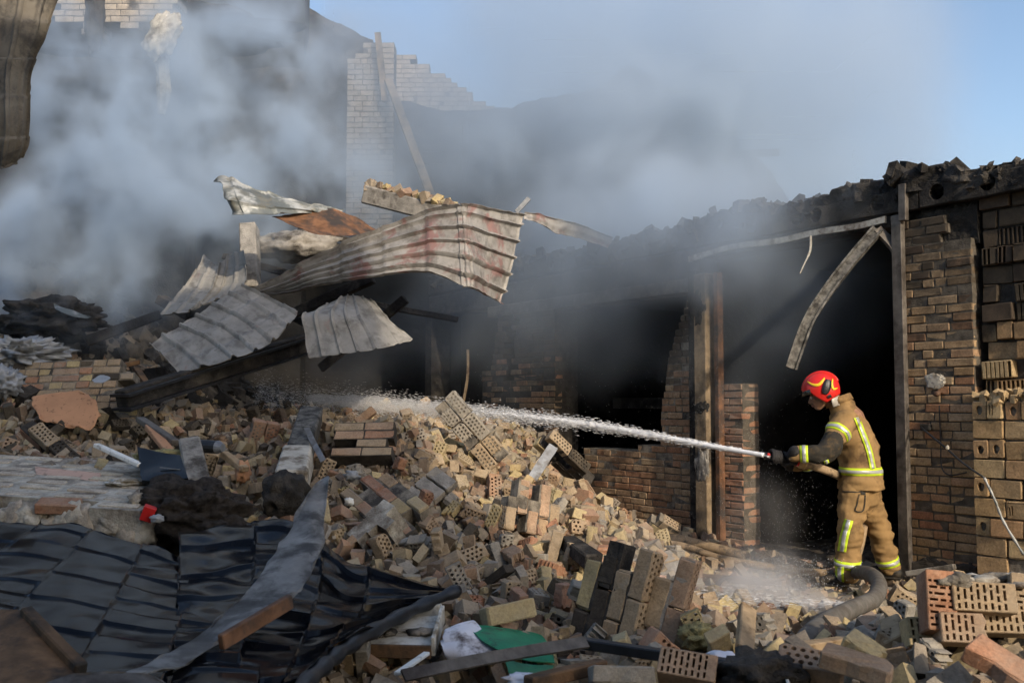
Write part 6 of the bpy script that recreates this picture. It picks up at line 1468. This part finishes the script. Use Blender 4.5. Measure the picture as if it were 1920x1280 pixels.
# ------------------------------------------------------------------ smoke and water mist (density grids with real depth)
def volume_cloud(name, lo, hi, res, blobs, haze, label, color, noise_scale, cut, gain, warp=0.5, aniso=0.25, seed=0.0, step=0.0, rough=0.56):
    g = bpy.data.node_groups.new(name + '_field', 'GeometryNodeTree')
    g.interface.new_socket('Geometry', in_out='INPUT', socket_type='NodeSocketGeometry')
    g.interface.new_socket('Geometry', in_out='OUTPUT', socket_type='NodeSocketGeometry')
    N = g.nodes; L = g.links
    def mth(op, a, b=None, clamp=False):
        o = N.new('ShaderNodeMath'); o.operation = op; o.use_clamp = clamp
        for s_, v in zip(o.inputs, (a, b)):
            if v is None: continue
            if isinstance(v, bpy.types.NodeSocket): L.new(v, s_)
            else: s_.default_value = v
        return o.outputs[0]
    def vec(op, a, b=None, sc=None):
        o = N.new('ShaderNodeVectorMath'); o.operation = op
        for s_, v in zip(o.inputs, (a, b)):
            if v is None: continue
            if isinstance(v, bpy.types.NodeSocket): L.new(v, s_)
            else: s_.default_value = v
        if sc is not None: o.inputs['Scale'].default_value = sc
        return o
    pos = N.new('GeometryNodeInputPosition').outputs[0]
    def nz_(scale, detail, co, col=False, rough=0.6):
        o = N.new('ShaderNodeTexNoise'); o.inputs['Scale'].default_value = scale; o.inputs['Detail'].default_value = detail; o.inputs['Roughness'].default_value = rough
        L.new(co, o.inputs['Vector']); return o.outputs['Color' if col else 'Fac']
    p0 = vec('ADD', pos, (seed, seed * 0.7, 0)).outputs[0]
    w1 = vec('SCALE', vec('SUBTRACT', nz_(0.55, 2, p0, True), (0.5, 0.5, 0.5)).outputs[0], sc=warp * 4).outputs[0]
    pw = vec('ADD', pos, w1).outputs[0]
    sums = []
    for src, lst in ((pw, blobs), (pw, haze)):
      tot = None
      for (c, r, dn) in lst:
        q = vec('DIVIDE', vec('SUBTRACT', src, tuple(c)).outputs[0], tuple(r)).outputs[0]
        ln = vec('LENGTH', q).outputs['Value']
        mr = N.new('ShaderNodeMapRange'); mr.interpolation_type = 'SMOOTHERSTEP'
        L.new(ln, mr.inputs[0]); mr.inputs[1].default_value = 1.0; mr.inputs[2].default_value = 0.1; mr.inputs[3].default_value = 0.0; mr.inputs[4].default_value = dn
        tot = mr.outputs[0] if tot is None else mth('ADD', tot, mr.outputs[0])
      sums.append(tot)
    w2 = vec('SCALE', vec('SUBTRACT', nz_(noise_scale * 0.8, 2, p0, True), (0.5, 0.5, 0.5)).outputs[0], sc=0.9 / noise_scale).outputs[0]
    st = vec('MULTIPLY', vec('ADD', p0, w2).outputs[0], (1, 1, 0.8)).outputs[0]
    n1 = nz_(noise_scale, 8, st, rough=rough)
    f = mth('MULTIPLY', mth('SUBTRACT', n1, cut, True), gain)
    dens = mth('MULTIPLY', sums[0], mth('ADD', f, 0.06))
    if sums[1] is not None: dens = mth('ADD', dens, mth('MULTIPLY', sums[1], mth('ADD', n1, 0.1)))
    vc = N.new('GeometryNodeVolumeCube')
    L.new(dens, vc.inputs['Density'])
    vc.inputs['Min'].default_value = lo; vc.inputs['Max'].default_value = hi
    for k, v in zip(('Resolution X', 'Resolution Y', 'Resolution Z'), res): vc.inputs[k].default_value = v
    sm = N.new('GeometryNodeSetMaterial')
    m = bpy.data.materials.new(name + '_volume'); m.use_nodes = True; nt = m.node_tree
    nt.nodes.remove(nt.nodes['Principled BSDF']); pv = nt.nodes.new('ShaderNodeVolumePrincipled')
    pv.inputs['Color'].default_value = (*color, 1); pv.inputs['Density'].default_value = 1.0; pv.inputs['Anisotropy'].default_value = aniso
    nt.links.new(pv.outputs[0], nt.nodes['Material Output'].inputs['Volume'])
    sm.inputs['Material'].default_value = m
    L.new(vc.outputs[0], sm.inputs[0])
    go = N.new('NodeGroupOutput'); L.new(sm.outputs[0], go.inputs[0])
    vd = bpy.data.volumes.new(name); vd.materials.append(m); vd.render.step_size = step
    o = bpy.data.objects.new(name, vd); link(o)
    md = o.modifiers.new('field', 'NODES'); md.node_group = g
    return tag(o, label, 'smoke', None, 'stuff')
def blob(px, py, d, rx, ry, rz, dn): return (P(px, py, d), (rx, ry, rz), dn)
SMOKE = [
    blob(120, 480, 12.0, 2.0, 1.0, 1.3, 3.0), blob(210, 330, 12.3, 1.6, 1.0, 1.6, 3.4), blob(180, 140, 12.2, 1.5, 0.9, 1.6, 3.2), blob(330, 440, 12.0, 1.6, 0.9, 1.4, 2.8),
    blob(420, 300, 13.2, 2.0, 1.1, 1.6, 3.2), blob(560, 330, 13.0, 1.9, 1.0, 1.5, 2.8), blob(400, 120, 13.6, 2.2, 1.1, 1.9, 3.0), blob(640, 250, 14.0, 1.5, 1.0, 1.7, 1.2),
    blob(500, 60, 14.8, 2.2, 1.2, 2.0, 1.3), blob(60, 590, 11.4, 1.2, 0.8, 0.8, 2.4), blob(240, 560, 11.0, 1.0, 0.6, 1.0, 2.2),
    blob(1270, 280, 13.2, 2.4, 1.6, 2.2, 1.8), blob(1230, 400, 12.2, 2.0, 1.0, 1.2, 1.8), blob(1340, 420, 10.7, 1.5, 0.8, 0.8, 1.4), blob(1560, 372, 9.3, 1.6, 0.7, 0.5, 1.3), blob(1780, 362, 8.5, 0.9, 0.6, 0.36, 1.4),
    blob(1430, 500, 10.0, 1.1, 0.9, 1.1, 1.0), blob(1000, 330, 13.5, 2.0, 1.2, 1.4, 0.7)]
HAZE = [blob(700, 200, 15.2, 2.4, 1.3, 2.8, 0.45), blob(950, 330, 14.0, 3.0, 1.4, 2.2, 0.55), blob(1200, 440, 11.0, 1.9, 0.9, 1.1, 1.2), blob(1340, 440, 10.0, 1.5, 0.8, 1.0, 1.1), blob(1080, 490, 11.4, 1.7, 0.9, 1.1, 1.0), blob(1450, 480, 9.4, 1.2, 0.6, 1.1, 0.7),
    blob(250, 250, 13.5, 4.2, 1.9, 3.6, 0.12), blob(800, 240, 13.8, 3.4, 1.8, 3.0, 0.34), blob(1000, 160, 14.1, 3.4, 2.0, 3.2, 0.5), blob(1300, 240, 13.6, 3.6, 2.4, 3.4, 1.15), blob(1150, 30, 14.8, 4.8, 2.4, 3.2, 0.8), blob(1520, 130, 14.2, 4.2, 2.6, 3.4, 1.0),
    blob(1130, 640, 11.5, 1.6, 0.8, 1.0, 0.6), blob(1520, 600, 9.6, 1.0, 0.8, 1.0, 0.45), blob(1390, 640, 10.2, 0.9, 0.8, 1.1, 0.65), blob(900, 600, 11.8, 1.6, 1.0, 1.1, 0.45), blob(650, 660, 11.4, 1.2, 0.8, 0.8, 0.40), blob(1700, 345, 9.6, 1.9, 1.2, 0.9, 0.35)]
volume_cloud('smoke', (-9.5, 8.7, 0.6), (6.2, 18.6, 11.2), (224, 141, 151), SMOKE, HAZE, 'grey-white smoke drifting up from the burning ruin', (0.75, 0.85, 0.965), 1.0, 0.485, 9.0, warp=0.5, seed=3.7, rough=0.62)
MIST = [blob(1520, 1120, 6.2, 0.22, 0.2, 0.12, 6.0), blob(1430, 1112, 6.5, 0.5, 0.38, 0.18, 4.5), blob(1300, 1105, 6.8, 0.6, 0.4, 0.18, 2.0), blob(1450, 1075, 6.8, 0.4, 0.4, 0.25, 1.6), blob(1180, 1050, 7.6, 0.7, 0.6, 0.35, 0.8), blob(1060, 1000, 8.0, 0.5, 0.5, 0.3, 0.35), blob(1420, 980, 8.3, 0.5, 0.4, 0.6, 0.55)]
volume_cloud('water_mist', (-0.4, 5.8, 0.15), (3.2, 9.2, 1.6), (90, 85, 36), MIST, [], 'pale water mist hanging over the wet rubble by the leaking hose', (0.95, 0.95, 0.95), 2.2, 0.36, 4.0, warp=0.12, seed=9.1)
